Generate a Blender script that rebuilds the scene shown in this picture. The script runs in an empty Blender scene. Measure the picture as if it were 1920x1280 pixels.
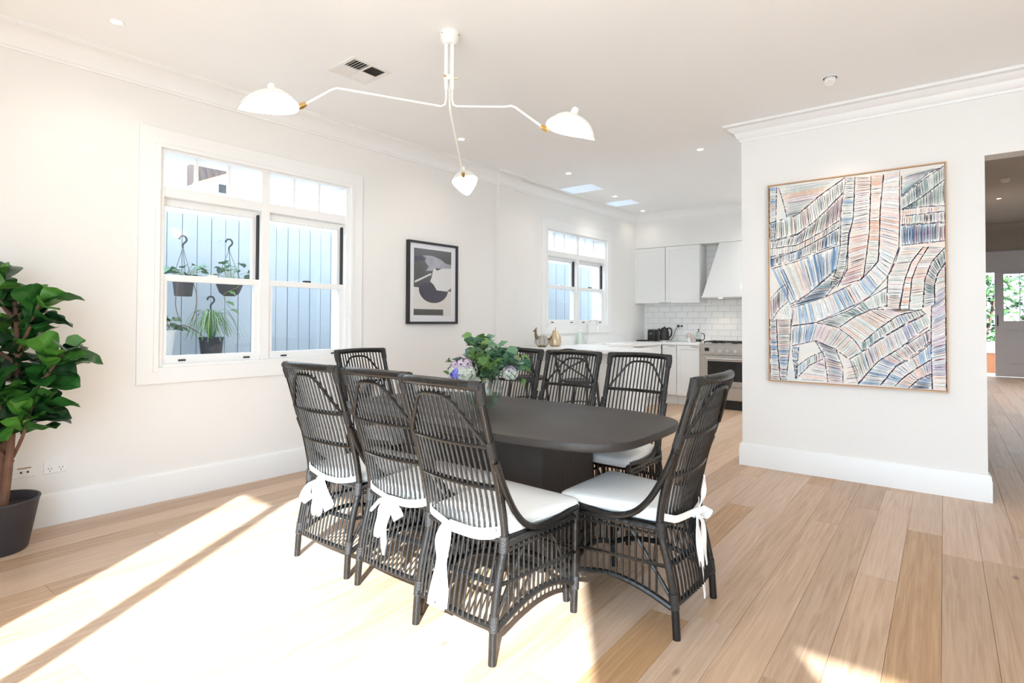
import bpy, math, random
from mathutils import Vector, Matrix

random.seed(7)
sc = bpy.context.scene
col = sc.collection
PI = math.pi

# ------------------------------------------------------------------ camera
YAW, PITCH, ROLL, FPX = 0.6596989, 0.0173962, 0.0035817, 1043.84
CAMH = 1.30
fwd = Vector((-math.sin(YAW) * math.cos(PITCH), math.cos(YAW) * math.cos(PITCH), math.sin(PITCH)))
rgt0 = Vector((math.cos(YAW), math.sin(YAW), 0))
up0 = rgt0.cross(fwd)
rgt = rgt0 * math.cos(ROLL) + up0 * math.sin(ROLL)
upv = up0 * math.cos(ROLL) - rgt0 * math.sin(ROLL)
cam = bpy.data.cameras.new('camera')
camo = bpy.data.objects.new('camera', cam)
col.objects.link(camo)
camo.matrix_world = Matrix(((rgt.x, upv.x, -fwd.x, 0), (rgt.y, upv.y, -fwd.y, 0), (rgt.z, upv.z, -fwd.z, CAMH), (0, 0, 0, 1)))
cam.sensor_width = 36
cam.lens = 36 * FPX / 1920
cam.shift_y = -(640 - 582.74) / 1920
cam.clip_start = 0.05
sc.camera = camo

# ------------------------------------------------------------------ world, sun, exposure
w = bpy.data.worlds.new('world')
sc.world = w
w.use_nodes = True
bgn = w.node_tree.nodes['Background']
bgn.inputs['Color'].default_value = (0.65, 0.83, 1.0, 1)
bgn.inputs['Strength'].default_value = 4.5
sun = bpy.data.lights.new('sun', 'SUN')
sun.energy = 14
sun.angle = math.radians(0.8)
sun.color = (0.85, 0.94, 1.0)
suno = bpy.data.objects.new('sun', sun)
col.objects.link(suno)
SEL = math.radians(32)
sd = Vector((-0.545 * math.cos(SEL), 0.839 * math.cos(SEL), -math.sin(SEL)))
suno.rotation_euler = sd.to_track_quat('-Z', 'Y').to_euler()
suno.location = (3, -6, 6)
sc.view_settings.view_transform = 'Standard'
sc.view_settings.look = 'None'
sc.view_settings.gamma = 1
sc.view_settings.use_curve_mapping = False
sc.view_settings.exposure = 0.7
sc.cycles.diffuse_bounces = 7
sc.cycles.max_bounces = 14
sc.cycles.transparent_max_bounces = 16
sc.cycles.sample_clamp_indirect = 6


def portal(name, loc, rot, sx, sy):
    l = bpy.data.lights.new(name, 'AREA')
    l.shape = 'RECTANGLE'
    l.size = sx
    l.size_y = sy
    l.cycles.is_portal = True
    o = bpy.data.objects.new(name, l)
    o.location = loc
    o.rotation_euler = rot
    col.objects.link(o)


# ------------------------------------------------------------------ materials
MATS = {}


def mat(name, color, rough=0.5, metal=0.0, var=0.0, vscale=8, bump=0.0, bscale=60, spec=0.5, emit=None, estr=0, coat=0.0):
    if name in MATS:
        return MATS[name]
    m = bpy.data.materials.new(name)
    m.use_nodes = True
    nt = m.node_tree
    b = nt.nodes['Principled BSDF']
    b.inputs['Base Color'].default_value = (*color, 1)
    b.inputs['Roughness'].default_value = rough
    b.inputs['Metallic'].default_value = metal
    b.inputs['Specular IOR Level'].default_value = spec
    b.inputs['Coat Weight'].default_value = coat
    tc = nt.nodes.new('ShaderNodeTexCoord')
    if var > 0:
        n = nt.nodes.new('ShaderNodeTexNoise')
        n.inputs['Scale'].default_value = vscale
        n.inputs['Detail'].default_value = 4
        nt.links.new(tc.outputs['Object'], n.inputs['Vector'])
        r = nt.nodes.new('ShaderNodeMapRange')
        r.inputs['To Min'].default_value = 1 - var
        r.inputs['To Max'].default_value = 1 + var
        nt.links.new(n.outputs['Fac'], r.inputs['Value'])
        h = nt.nodes.new('ShaderNodeHueSaturation')
        h.inputs['Color'].default_value = (*color, 1)
        nt.links.new(r.outputs['Result'], h.inputs['Value'])
        nt.links.new(h.outputs['Color'], b.inputs['Base Color'])
    if bump > 0:
        n2 = nt.nodes.new('ShaderNodeTexNoise')
        n2.inputs['Scale'].default_value = bscale
        n2.inputs['Detail'].default_value = 3
        nt.links.new(tc.outputs['Object'], n2.inputs['Vector'])
        bp = nt.nodes.new('ShaderNodeBump')
        bp.inputs['Strength'].default_value = bump
        bp.inputs['Distance'].default_value = 0.01
        nt.links.new(n2.outputs['Fac'], bp.inputs['Height'])
        nt.links.new(bp.outputs['Normal'], b.inputs['Normal'])
    if emit:
        b.inputs['Emission Color'].default_value = (*emit, 1)
        b.inputs['Emission Strength'].default_value = estr
    MATS[name] = m
    return m


def glass_mat(name, tint=(1, 1, 1), rough=0.0, f0=1.45):
    m = bpy.data.materials.new(name)
    m.use_nodes = True
    nt = m.node_tree
    nt.nodes.clear()
    out = nt.nodes.new('ShaderNodeOutputMaterial')
    mx = nt.nodes.new('ShaderNodeMixShader')
    tr = nt.nodes.new('ShaderNodeBsdfTransparent')
    tr.inputs['Color'].default_value = (*tint, 1)
    gl = nt.nodes.new('ShaderNodeBsdfGlossy')
    gl.inputs['Roughness'].default_value = rough
    fr = nt.nodes.new('ShaderNodeFresnel')
    ge = nt.nodes.new('ShaderNodeNewGeometry')
    mr = nt.nodes.new('ShaderNodeMapRange')      # the same reflectance on both faces of a thin pane
    mr.inputs['To Min'].default_value = f0
    mr.inputs['To Max'].default_value = 1 / f0
    nt.links.new(ge.outputs['Backfacing'], mr.inputs['Value'])
    nt.links.new(mr.outputs['Result'], fr.inputs['IOR'])
    nt.links.new(fr.outputs['Fac'], mx.inputs['Fac'])
    nt.links.new(tr.outputs[0], mx.inputs[1])
    nt.links.new(gl.outputs[0], mx.inputs[2])
    nt.links.new(mx.outputs[0], out.inputs['Surface'])
    return m


def wood_mat(name, c1, c2, c3, rough=0.38, gx=55, gy=2.2, spread=0.22, bump=0.12, knots=True):
    """plank wood: grain along object Y, tone shifted per object"""
    m = bpy.data.materials.new(name)
    m.use_nodes = True
    nt = m.node_tree
    N = nt.nodes.new
    L = nt.links.new
    b = nt.nodes['Principled BSDF']
    b.inputs['Roughness'].default_value = rough
    tc = N('ShaderNodeTexCoord')
    oi = N('ShaderNodeObjectInfo')
    mul = N('ShaderNodeVectorMath'); mul.operation = 'MULTIPLY'
    mul.inputs[1].default_value = (37, 91, 13)
    cmb = N('ShaderNodeCombineXYZ')
    for i in range(3):
        L(oi.outputs['Random'], cmb.inputs[i])
    L(cmb.outputs[0], mul.inputs[0])
    add = N('ShaderNodeVectorMath'); add.operation = 'ADD'
    L(tc.outputs['Object'], add.inputs[0]); L(mul.outputs[0], add.inputs[1])
    mp = N('ShaderNodeMapping')
    mp.inputs['Scale'].default_value = (gx, gy, gx)
    L(add.outputs[0], mp.inputs['Vector'])
    n1 = N('ShaderNodeTexNoise'); n1.inputs['Scale'].default_value = 1.0; n1.inputs['Detail'].default_value = 6; n1.inputs['Distortion'].default_value = 0.8
    L(mp.outputs[0], n1.inputs['Vector'])
    mp2 = N('ShaderNodeMapping'); mp2.inputs['Scale'].default_value = (7, 0.9, 7)
    L(add.outputs[0], mp2.inputs['Vector'])
    n2 = N('ShaderNodeTexNoise'); n2.inputs['Scale'].default_value = 1.0; n2.inputs['Detail'].default_value = 3; n2.inputs['Distortion'].default_value = 1.5
    L(mp2.outputs[0], n2.inputs['Vector'])
    r1 = N('ShaderNodeValToRGB')
    r1.color_ramp.elements[0].position = 0.3; r1.color_ramp.elements[0].color = (*c1, 1)
    r1.color_ramp.elements[1].position = 0.68; r1.color_ramp.elements[1].color = (*c2, 1)
    L(n1.outputs['Fac'], r1.inputs['Fac'])
    mx = N('ShaderNodeMixRGB'); mx.blend_type = 'MIX'
    mr = N('ShaderNodeMapRange'); mr.inputs['From Min'].default_value = 0.42; mr.inputs['From Max'].default_value = 0.75
    mr.inputs['To Max'].default_value = 0.65
    L(n2.outputs['Fac'], mr.inputs['Value']); L(mr.outputs[0], mx.inputs['Fac'])
    L(r1.outputs['Color'], mx.inputs['Color1']); mx.inputs['Color2'].default_value = (*c3, 1)
    hs = N('ShaderNodeHueSaturation')
    mv = N('ShaderNodeMapRange'); mv.inputs['To Min'].default_value = 1 - spread; mv.inputs['To Max'].default_value = 1 + spread
    L(oi.outputs['Random'], mv.inputs['Value']); L(mv.outputs[0], hs.inputs['Value'])
    L(mx.outputs[0], hs.inputs['Color']); L(hs.outputs[0], b.inputs['Base Color'])
    if knots:      # scattered small knots and darker figure
        mp3 = N('ShaderNodeMapping'); mp3.inputs['Scale'].default_value = (4.2, 1.9, 4.2)
        L(add.outputs[0], mp3.inputs['Vector'])
        vo = N('ShaderNodeTexVoronoi'); vo.inputs['Scale'].default_value = 1.0
        L(mp3.outputs[0], vo.inputs['Vector'])
        kr = N('ShaderNodeMapRange'); kr.inputs['From Min'].default_value = 0.02; kr.inputs['From Max'].default_value = 0.075
        kr.inputs['To Min'].default_value = 0.45; kr.inputs['To Max'].default_value = 1.0
        L(vo.outputs['Distance'], kr.inputs['Value'])
        km = N('ShaderNodeMixRGB'); km.blend_type = 'MULTIPLY'; km.inputs['Fac'].default_value = 1.0
        L(hs.outputs[0], km.inputs['Color1']); L(kr.outputs[0], km.inputs['Color2'])
        L(km.outputs[0], b.inputs['Base Color'])
    bp = N('ShaderNodeBump'); bp.inputs['Strength'].default_value = bump; bp.inputs['Distance'].default_value = 0.004
    L(n1.outputs['Fac'], bp.inputs['Height']); L(bp.outputs[0], b.inputs['Normal'])
    MATS[name] = m
    return m


M_WALL = mat('wall_paint', (0.815, 0.80, 0.775), 0.75, var=0.012, vscale=1.5, bump=0.02, bscale=180)
M_CEIL = mat('ceiling_paint', (0.915, 0.925, 0.93), 0.8, var=0.01, vscale=1.2)
M_TRIM = mat('trim_gloss_white', (0.84, 0.84, 0.83), 0.35, var=0.008, vscale=3)
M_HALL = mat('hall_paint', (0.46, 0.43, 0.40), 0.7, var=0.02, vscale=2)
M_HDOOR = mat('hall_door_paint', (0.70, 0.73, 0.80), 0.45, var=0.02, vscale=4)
M_OAK = wood_mat('oak_plank', (0.40, 0.25, 0.15), (0.58, 0.405, 0.275), (0.54, 0.365, 0.235), spread=0.13)
M_OAKO = wood_mat('oak_plank_amber', (0.37, 0.205, 0.095), (0.54, 0.34, 0.185), (0.46, 0.265, 0.135), spread=0.04, gx=70)
M_OAKL = wood_mat('oak_plank_pale', (0.47, 0.315, 0.21), (0.63, 0.465, 0.34), (0.59, 0.42, 0.295), spread=0.06)
M_SUB = mat('floor_joint', (0.16, 0.10, 0.06), 0.8, var=0.1)
M_TABLE = wood_mat('table_dark_wood', (0.030, 0.024, 0.021), (0.052, 0.043, 0.038), (0.040, 0.033, 0.029), rough=0.5, gx=3, gy=60, spread=0.02, bump=0.06, knots=False)
M_RATTAN = mat('black_rattan', (0.013, 0.0115, 0.0105), 0.27, var=0.35, vscale=14, bump=0.25, bscale=45, spec=0.42)
M_BIND = mat('rattan_binding', (0.017, 0.015, 0.014), 0.45, var=0.4, vscale=60, bump=0.5, bscale=220)
M_CUSH = mat('cushion_cotton', (0.84, 0.85, 0.84), 0.9, var=0.02, vscale=9, bump=0.15, bscale=40)
M_SASH = mat('sash_cotton', (0.88, 0.875, 0.86), 0.9, var=0.02, vscale=20, bump=0.1, bscale=60)
M_GLASS = glass_mat('window_glass')
M_BOWL = glass_mat('bowl_glass', (0.92, 0.95, 0.94), 0.0, 1.7)
M_WATER = glass_mat('vase_water', (0.80, 0.85, 0.78), 0.0, 1.2)
M_OPAL = bpy.data.materials.new('skylight_opal')
M_OPAL.use_nodes = True
nt_ = M_OPAL.node_tree
b_ = nt_.nodes['Principled BSDF']
tl_ = nt_.nodes.new('ShaderNodeBsdfTranslucent'); tl_.inputs['Color'].default_value = (0.37, 0.385, 0.40, 1)
nt_.links.new(tl_.outputs[0], nt_.nodes['Material Output'].inputs['Surface'])
M_BLACK = mat('black_satin', (0.012, 0.012, 0.013), 0.35, var=0.1)
M_SLOT = mat('black_track', (0.02, 0.022, 0.024), 0.6, var=0.1)
M_BRASS = mat('brass', (0.72, 0.47, 0.18), 0.28, metal=1.0, var=0.05)
M_CHROME = mat('chrome', (0.75, 0.76, 0.77), 0.12, metal=1.0, var=0.02)
M_STEEL = mat('stainless_steel', (0.56, 0.53, 0.50), 0.33, metal=0.9, var=0.06, vscale=20)
M_LAMP = mat('lamp_enamel', (0.86, 0.85, 0.81), 0.35, var=0.01)
M_BULB = mat('bulb_glow', (1, 0.95, 0.85), 0.5, emit=(1.0, 0.93, 0.80), estr=9)
M_DLIT = mat('downlight_glow', (1, 0.9, 0.75), 0.5, emit=(1.0, 0.88, 0.68), estr=6)
M_CAB = mat('cabinet_white', (0.80, 0.80, 0.785), 0.4, var=0.01)
M_STONE = mat('bench_stone', (0.85, 0.85, 0.845), 0.25, var=0.02, vscale=6)
M_TILE = mat('tile_glaze', (0.90, 0.90, 0.89), 0.12, var=0.03, vscale=5, bump=0.08, bscale=9)
M_GROUT = mat('grout', (0.66, 0.65, 0.64), 0.9, var=0.05)
M_HOOD = mat('hood_white', (0.72, 0.72, 0.71), 0.45, var=0.01)
M_LEAF = mat('fig_leaf', (0.020, 0.095, 0.016), 0.32, var=0.45, vscale=9, bump=0.25, bscale=35)
M_LEAF2 = mat('fig_leaf_young', (0.062, 0.19, 0.026), 0.35, var=0.35, vscale=9, bump=0.25, bscale=35)
M_LEAFU = mat('fig_leaf_dark', (0.010, 0.042, 0.012), 0.34, var=0.4, vscale=9, bump=0.25, bscale=35)
M_BARK = mat('fig_bark', (0.16, 0.075, 0.045), 0.8, var=0.35, vscale=22, bump=0.5, bscale=40)
M_POT = mat('pot_charcoal', (0.035, 0.032, 0.037), 0.55, var=0.1)
M_SOIL = mat('soil', (0.03, 0.022, 0.016), 0.95, var=0.4, vscale=50, bump=0.6, bscale=80)
M_EUC = mat('eucalyptus_leaf', (0.10, 0.21, 0.12), 0.5, var=0.25, vscale=15)
M_EUC2 = mat('eucalyptus_leaf_grey', (0.22, 0.33, 0.25), 0.55, var=0.2, vscale=15)
M_GRN = mat('fresh_leaf', (0.135, 0.25, 0.065), 0.45, var=0.25, vscale=15)
M_HYD = mat('hydrangea_petal', (0.50, 0.41, 0.49), 0.7, var=0.35, vscale=14)
M_HYDC = mat('hydrangea_cream', (0.56, 0.60, 0.50), 0.7, var=0.2, vscale=14)
M_HYDB = mat('hydrangea_blue', (0.20, 0.20, 0.62), 0.7, var=0.3, vscale=14)
M_STEM = mat('flower_stem', (0.16, 0.22, 0.06), 0.6, var=0.2)
M_FENCE = mat('fence_paint', (0.47, 0.515, 0.56), 0.7, var=0.05, vscale=7, bump=0.15, bscale=30)
M_PLWHITE = mat('plastic_white', (0.83, 0.82, 0.80), 0.4, var=0.01)
M_WIRE = mat('hanger_wire', (0.12, 0.13, 0.13), 0.5, var=0.1)
M_RENDER = mat('render_white', (0.78, 0.79, 0.80), 0.85, var=0.03, bump=0.1)
M_ROOF = mat('roof_brown', (0.05, 0.032, 0.027), 0.8, var=0.2, vscale=12)
M_FASCIA = mat('fascia_cream', (0.30, 0.17, 0.09), 0.7, var=0.05)
M_PAVE = mat('patio_paving', (0.42, 0.40, 0.375), 0.9, var=0.1, vscale=3, bump=0.2)
M_TERRA = mat('terracotta', (0.42, 0.15, 0.06), 0.8, var=0.12, vscale=14)
M_GOLD = mat('aged_gold', (0.62, 0.50, 0.34), 0.32, metal=0.8, var=0.15, vscale=12)
M_OVENG = mat('oven_glass', (0.012, 0.010, 0.010), 0.08, var=0.1)


# ------------------------------------------------------------------ mesh helpers
class MB:
    def __init__(s):
        s.v = []; s.f = []; s.m = []; s.mi = 0

    def add(s, vs, fs):
        o = len(s.v)
        s.v += [tuple(v) for v in vs]
        for f in fs:
            s.f.append(tuple(i + o for i in f)); s.m.append(s.mi)
        return s

    def box(s, x0, x1, y0, y1, z0, z1, ch=0.0):
        if ch <= 0:
            vs = [(x, y, z) for x in (x0, x1) for y in (y0, y1) for z in (z0, z1)]
            return s.add(vs, [(0, 1, 3, 2), (4, 6, 7, 5), (0, 4, 5, 1), (2, 3, 7, 6), (0, 2, 6, 4), (1, 5, 7, 3)])
        c = min(ch, abs(x1 - x0) / 2.01, abs(y1 - y0) / 2.01, abs(z1 - z0) / 2.01)
        r = [(x0, y0), (x1, y0), (x1, y1), (x0, y1)]
        i = [(x0 + c, y0 + c), (x1 - c, y0 + c), (x1 - c, y1 - c), (x0 + c, y1 - c)]
        vs = [(*p, z0) for p in i] + [(*p, z0 + c) for p in r] + [(*p, z1 - c) for p in r] + [(*p, z1) for p in i]
        fs = [(3, 2, 1, 0), (12, 13, 14, 15)]
        for k in range(3):
            for j in range(4):
                a = k * 4 + j; b = k * 4 + (j + 1) % 4
                fs.append((a, b, b + 4, a + 4))
        return s.add(vs, fs)

    def tube(s, pts, r, seg=8, cap=True):
        pts = [Vector(p) for p in pts]
        n = len(pts)
        rs = r if isinstance(r, (list, tuple)) else [r] * n
        tans = []
        for i in range(n):
            t = pts[min(i + 1, n - 1)] - pts[max(i - 1, 0)]
            tans.append(t.normalized() if t.length > 1e-9 else Vector((0, 0, 1)))
        t0 = tans[0]
        nrm = t0.orthogonal().normalized()
        vs = []
        for i in range(n):
            t = tans[i]
            nrm = (nrm - t * nrm.dot(t))
            nrm = nrm.normalized() if nrm.length > 1e-6 else t.orthogonal().normalized()
            bn = t.cross(nrm)
            for k in range(seg):
                a = 2 * PI * k / seg
                vs.append(pts[i] + (nrm * math.cos(a) + bn * math.sin(a)) * rs[i])
        fs = []
        for i in range(n - 1):
            for k in range(seg):
                a = i * seg + k; b = i * seg + (k + 1) % seg
                fs.append((a, b, b + seg, a + seg))
        if cap:
            fs.append(tuple(range(seg - 1, -1, -1)))
            fs.append(tuple((n - 1) * seg + k for k in range(seg)))
        return s.add(vs, fs)

    def lathe(s, prof, seg=24, c=(0, 0, 0), close=False):
        vs = []; n = len(prof)
        for r, z in prof:
            for k in range(seg):
                a = 2 * PI * k / seg
                vs.append((c[0] + r * math.cos(a), c[1] + r * math.sin(a), c[2] + z))
        fs = []
        for i in range(n - 1 + (1 if close else 0)):
            for k in range(seg):
                a = i * seg + k; b = i * seg + (k + 1) % seg
                j = ((i + 1) % n) * seg
                fs.append((a, b, j + (k + 1) % seg, j + k))
        if not close:
            if prof[0][0] > 1e-6: fs.append(tuple(range(seg - 1, -1, -1)))
            if prof[-1][0] > 1e-6: fs.append(tuple((n - 1) * seg + k for k in range(seg)))
        return s.add(vs, fs)

    def slab(s, outline, layers):
        """outline: list of 2D pts; layers: (z, inset) bottom to top, inset moves towards the centroid direction"""
        n = len(outline)
        vs = []
        ins = []
        for i in range(n):
            p = Vector(outline[i - 1]); q = Vector(outline[i]); r_ = Vector(outline[(i + 1) % n])
            e = (r_ - p)
            nn = Vector((-e.y, e.x)).normalized()
            ins.append((q, nn))
        for z, d in layers:
            for q, nn in ins:
                vs.append((q.x + nn.x * d, q.y + nn.y * d, z))
        fs = [tuple(range(n - 1, -1, -1)), tuple((len(layers) - 1) * n + k for k in range(n))]
        for i in range(len(layers) - 1):
            for k in range(n):
                a = i * n + k; b = i * n + (k + 1) % n
                fs.append((a, b, b + n, a + n))
        return s.add(vs, fs)

    def rings(s, outline, c, layers):
        """like slab, but every layer is the outline scaled about c"""
        n = len(outline)
        vs = [(c[0] + (x - c[0]) * k, c[1] + (y - c[1]) * k, z) for z, k in layers for x, y in outline]
        fs = [tuple(range(n - 1, -1, -1)), tuple((len(layers) - 1) * n + k for k in range(n))]
        for i in range(len(layers) - 1):
            for k in range(n):
                a = i * n + k; b = i * n + (k + 1) % n
                fs.append((a, b, b + n, a + n))
        return s.add(vs, fs)

    def grid(s, fn, nu, nv):
        vs = [fn(u / nu, v / nv) for v in range(nv + 1) for u in range(nu + 1)]
        fs = []
        for v in range(nv):
            for u in range(nu):
                a = v * (nu + 1) + u
                fs.append((a, a + 1, a + nu + 2, a + nu + 1))
        return s.add(vs, fs)

    def ribbon(s, pts, wid, wdir, th=0.004):
        pts = [Vector(p) for p in pts]
        n = len(pts)
        ws = wid if isinstance(wid, (list, tuple)) else [wid] * n
        wd = wdir if isinstance(wdir, list) else [wdir] * n
        vs = []
        for i in range(n):
            t = (pts[min(i + 1, n - 1)] - pts[max(i - 1, 0)]).normalized()
            d = Vector(wd[i]); d = (d - t * d.dot(t)).normalized()
            nn = t.cross(d)
            for a, b in ((-1, -1), (1, -1), (1, 1), (-1, 1)):
                vs.append(pts[i] + d * (a * ws[i] / 2) + nn * (b * th / 2))
        fs = [(3, 2, 1, 0), tuple((n - 1) * 4 + k for k in range(4))]
        for i in range(n - 1):
            for k in range(4):
                a = i * 4 + k; b = i * 4 + (k + 1) % 4
                fs.append((a, b, b + 4, a + 4))
        return s.add(vs, fs)

    def poly(s, pts):
        return s.add(pts, [tuple(range(len(pts)))])

    def prism(s, pts2, fn, d0, d1):
        """extrude 2D polygon through fn(a,b,d)"""
        n = len(pts2)
        vs = [fn(a, b, d0) for a, b in pts2] + [fn(a, b, d1) for a, b in pts2]
        fs = [tuple(range(n - 1, -1, -1)), tuple(range(n, 2 * n))]
        for k in range(n):
            fs.append((k, (k + 1) % n, n + (k + 1) % n, n + k))
        return s.add(vs, fs)

    def mesh(s, name, mats, smooth=True):
        me = bpy.data.meshes.new(name)
        me.from_pydata(s.v, [], s.f)
        if not isinstance(mats, (list, tuple)): mats = [mats]
        for m in mats: me.materials.append(m)
        if len(mats) > 1: me.polygons.foreach_set('material_index', s.m)
        import bmesh
        bm = bmesh.new(); bm.from_mesh(me)
        bmesh.ops.recalc_face_normals(bm, faces=bm.faces)
        bm.to_mesh(me); bm.free()
        if smooth:
            me.shade_smooth()
            me.set_sharp_from_angle(angle=math.radians(38))
        return me

    def build(s, name, mats, parent=None, loc=(0, 0, 0), rz=0.0, smooth=True):
        return place(s.mesh(name, mats, smooth), name, parent, loc, rz)


def place(me, name, parent=None, loc=(0, 0, 0), rz=0.0, rot=None, scale=None):
    o = bpy.data.objects.new(name, me)
    col.objects.link(o)
    if parent: o.parent = parent
    o.location = loc
    o.rotation_euler = rot if rot is not None else (0, 0, rz)
    if scale: o.scale = scale if isinstance(scale, (tuple, list)) else (scale,) * 3
    return o


def tag(o, label, cat, group=None):
    o['label'] = label
    o['category'] = cat
    if group: o['group'] = group
    return o


def empty(name, loc=(0, 0, 0), rz=0.0, parent=None):
    o = bpy.data.objects.new(name, None)
    col.objects.link(o)
    o.empty_display_size = 0.1
    o.location = loc
    o.rotation_euler = (0, 0, rz)
    if parent: o.parent = parent
    return o


def thing(name, label, cat, loc=(0, 0, 0), rz=0.0, group=None):
    return tag(empty(name, loc, rz), label, cat, group)


def struct(o):
    o['kind'] = 'structure'
    return o


def copy_tree(o, parent=None):
    c = o.copy(); col.objects.link(c); c.parent = parent
    for ch in [k for k in o.children]:
        copy_tree(ch, c)
    return c


def sweep(path, prof, close=False):
    """sweep profile (offset to the left of travel, z) along a 2D path with mitred corners"""
    mb = MB()
    n = len(path); m = len(prof)
    P = [Vector(p) for p in path]
    rows = []
    for i in range(n):
        d1 = (P[i] - P[i - 1]).normalized() if i > 0 else (P[1] - P[0]).normalized()
        d2 = (P[i + 1] - P[i]).normalized() if i < n - 1 else d1
        n1 = Vector((-d1.y, d1.x)); n2 = Vector((-d2.y, d2.x))
        b = (n1 + n2)
        b = b / max(b.dot(n1), 1e-6)
        rows.append([(P[i].x + b.x * o, P[i].y + b.y * o, z) for o, z in prof])
    vs = [v for r in rows for v in r]
    fs = [tuple(range(m)), tuple((n - 1) * m + k for k in range(m - 1, -1, -1))]
    for i in range(n - 1):
        for k in range(m):
            a = i * m + k; b = i * m + (k + 1) % m
            fs.append((a, b, b + m, a + m))
    return mb.add(vs, fs)


# ------------------------------------------------------------------ room frame
AL = 0.0452353
dL = Vector((math.sin(AL), math.cos(AL), 0))
nL = Vector((math.cos(AL), -math.sin(AL), 0))
NW = -4.515
ORG = nL * NW


def LW(s_, d, z):
    v = dL * s_ + nL * (NW + d)
    return Vector((v.x, v.y, z))


def lroot(name):           # Empty in the left wall's frame: local x = out of wall, y = along wall
    return empty(name, ORG, -AL)


CEIL = 3.09
YP = 5.32                  # partition face
XP0, XP1 = -1.46, 0.245
YB = 9.05                  # kitchen back wall
YR = -1.0                  # glazed rear wall behind the camera

# portals for daylight
portal('portal_rear', (-0.635, YR - 0.25, 1.36), (PI / 2, 0, 0), 3.13, 2.72)
portal('portal_rear_side', (2.74, YR - 0.25, 1.36), (PI / 2, 0, 0), 1.92, 2.72)
pw = LW(2.18, -0.3, 1.75)
portal('portal_window', pw, (PI / 2, 0, -PI / 2 - AL), 1.6, 1.6)
pw = LW(6.8, -0.3, 1.9)
portal('portal_kitchen_window', pw, (PI / 2, 0, -PI / 2 - AL), 1.6, 1.35)
for o_ in [o for o in col.objects if o.name.startswith('portal_')]:
    # area lights shine along local -Z; make them face the room
    tgt = Vector((-1.8, 3.0, o_.location.z)) if 'rear' in o_.name else o_.location + nL
    if 'rear' in o_.name: tgt = o_.location + Vector((0, 1, 0))
    o_.rotation_euler = (tgt - o_.location).to_track_quat('-Z', 'Z').to_euler()

# ------------------------------------------------------------------ floor with planks
sub = struct(MB().box(-4.9, 4.2, YR - 0.05, 17.75, -0.12, -0.016).build('floor', M_SUB))
PW = 0.1735
X0 = -0.0175
prng = random.Random(3)
special = {  # column index: list of plank ends (y) and tones
    -1: ([1.6, 4.295, 6.4], 'ol'),
    -2: ([1.1, 3.4, 5.2], 'ml'),
    -3: ([2.2, 4.6, 6.6], 'mm'),
    -4: ([1.9, 4.12, 6.0], 'mm'),
    -5: ([1.0, 2.46, 5.02, 6.6], 'lmo'),
    -6: ([1.2, 2.4, 5.2, 7.1], 'olm'),
    -7: ([1.7, 3.2, 4.13, 6.3], 'lol'),
    0: ([1.9, 3.97, 6.1], 'ml'),
    1: ([1.2, 4.0, 6.3], 'ml'),
}
ncol0 = int(math.floor((-4.85 - X0) / PW))
TONES = {'m': M_OAK, 'l': M_OAKL, 'o': M_OAKO}


def plank(x0, x1, y0, y1, m):
    g = 0.0005
    hx, hy = (x1 - x0) / 2 - g, (y1 - y0) / 2 - g
    c = 0.0009
    mb = MB()
    vs = [(sx * hx, sy * hy, -0.015) for sx, sy in ((-1, -1), (1, -1), (1, 1), (-1, 1))]
    vs += [(sx * hx, sy * hy, -c) for sx, sy in ((-1, -1), (1, -1), (1, 1), (-1, 1))]
    vs += [(sx * (hx - c), sy * (hy - c), 0) for sx, sy in ((-1, -1), (1, -1), (1, 1), (-1, 1))]
    fs = [(3, 2, 1, 0), (8, 9, 10, 11)]
    for k in range(2):
        for j in range(4):
            a = k * 4 + j; b = k * 4 + (j + 1) % 4
            fs.append((a, b, b + 4, a + 4))
    mb.add(vs, fs)
    mb.build('plank', m, sub, ((x0 + x1) / 2, (y0 + y1) / 2, 0), smooth=False)


for k in range(ncol0, 24):
    xa, xb = X0 + k * PW, X0 + (k + 1) * PW
    if xb > 4.1: break
    hall_col = 0.1 < xb and xa < 1.95
    ytop = 17.7 if hall_col else (9.0 if xa < 0.1 else YP)
    if k in special:
        ends, tn = special[k]
        ys = [YR] + ends
        tones = 'm' + tn + 'm'
    else:
        ys = [YR, YR + prng.uniform(0.8, 2.4)]
        tones = ''
    while ys[-1] < ytop - 0.6:
        ys.append(ys[-1] + prng.choice((1.9, 2.1, 2.2, 2.4)) * (1.0 if ys[-1] < 6 else 1.35))
    ys[-1] = ytop
    if len(ys) > 2 and ys[-2] > ytop - 0.3: ys.pop(-2)
    for i in range(len(ys) - 1):
        t = tones[i] if i < len(tones) else prng.choice('mmmmmll' + ('o' if prng.random() < 0.5 else 'm'))
        plank(xa, xb, ys[i], ys[i + 1], TONES[t])

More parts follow.
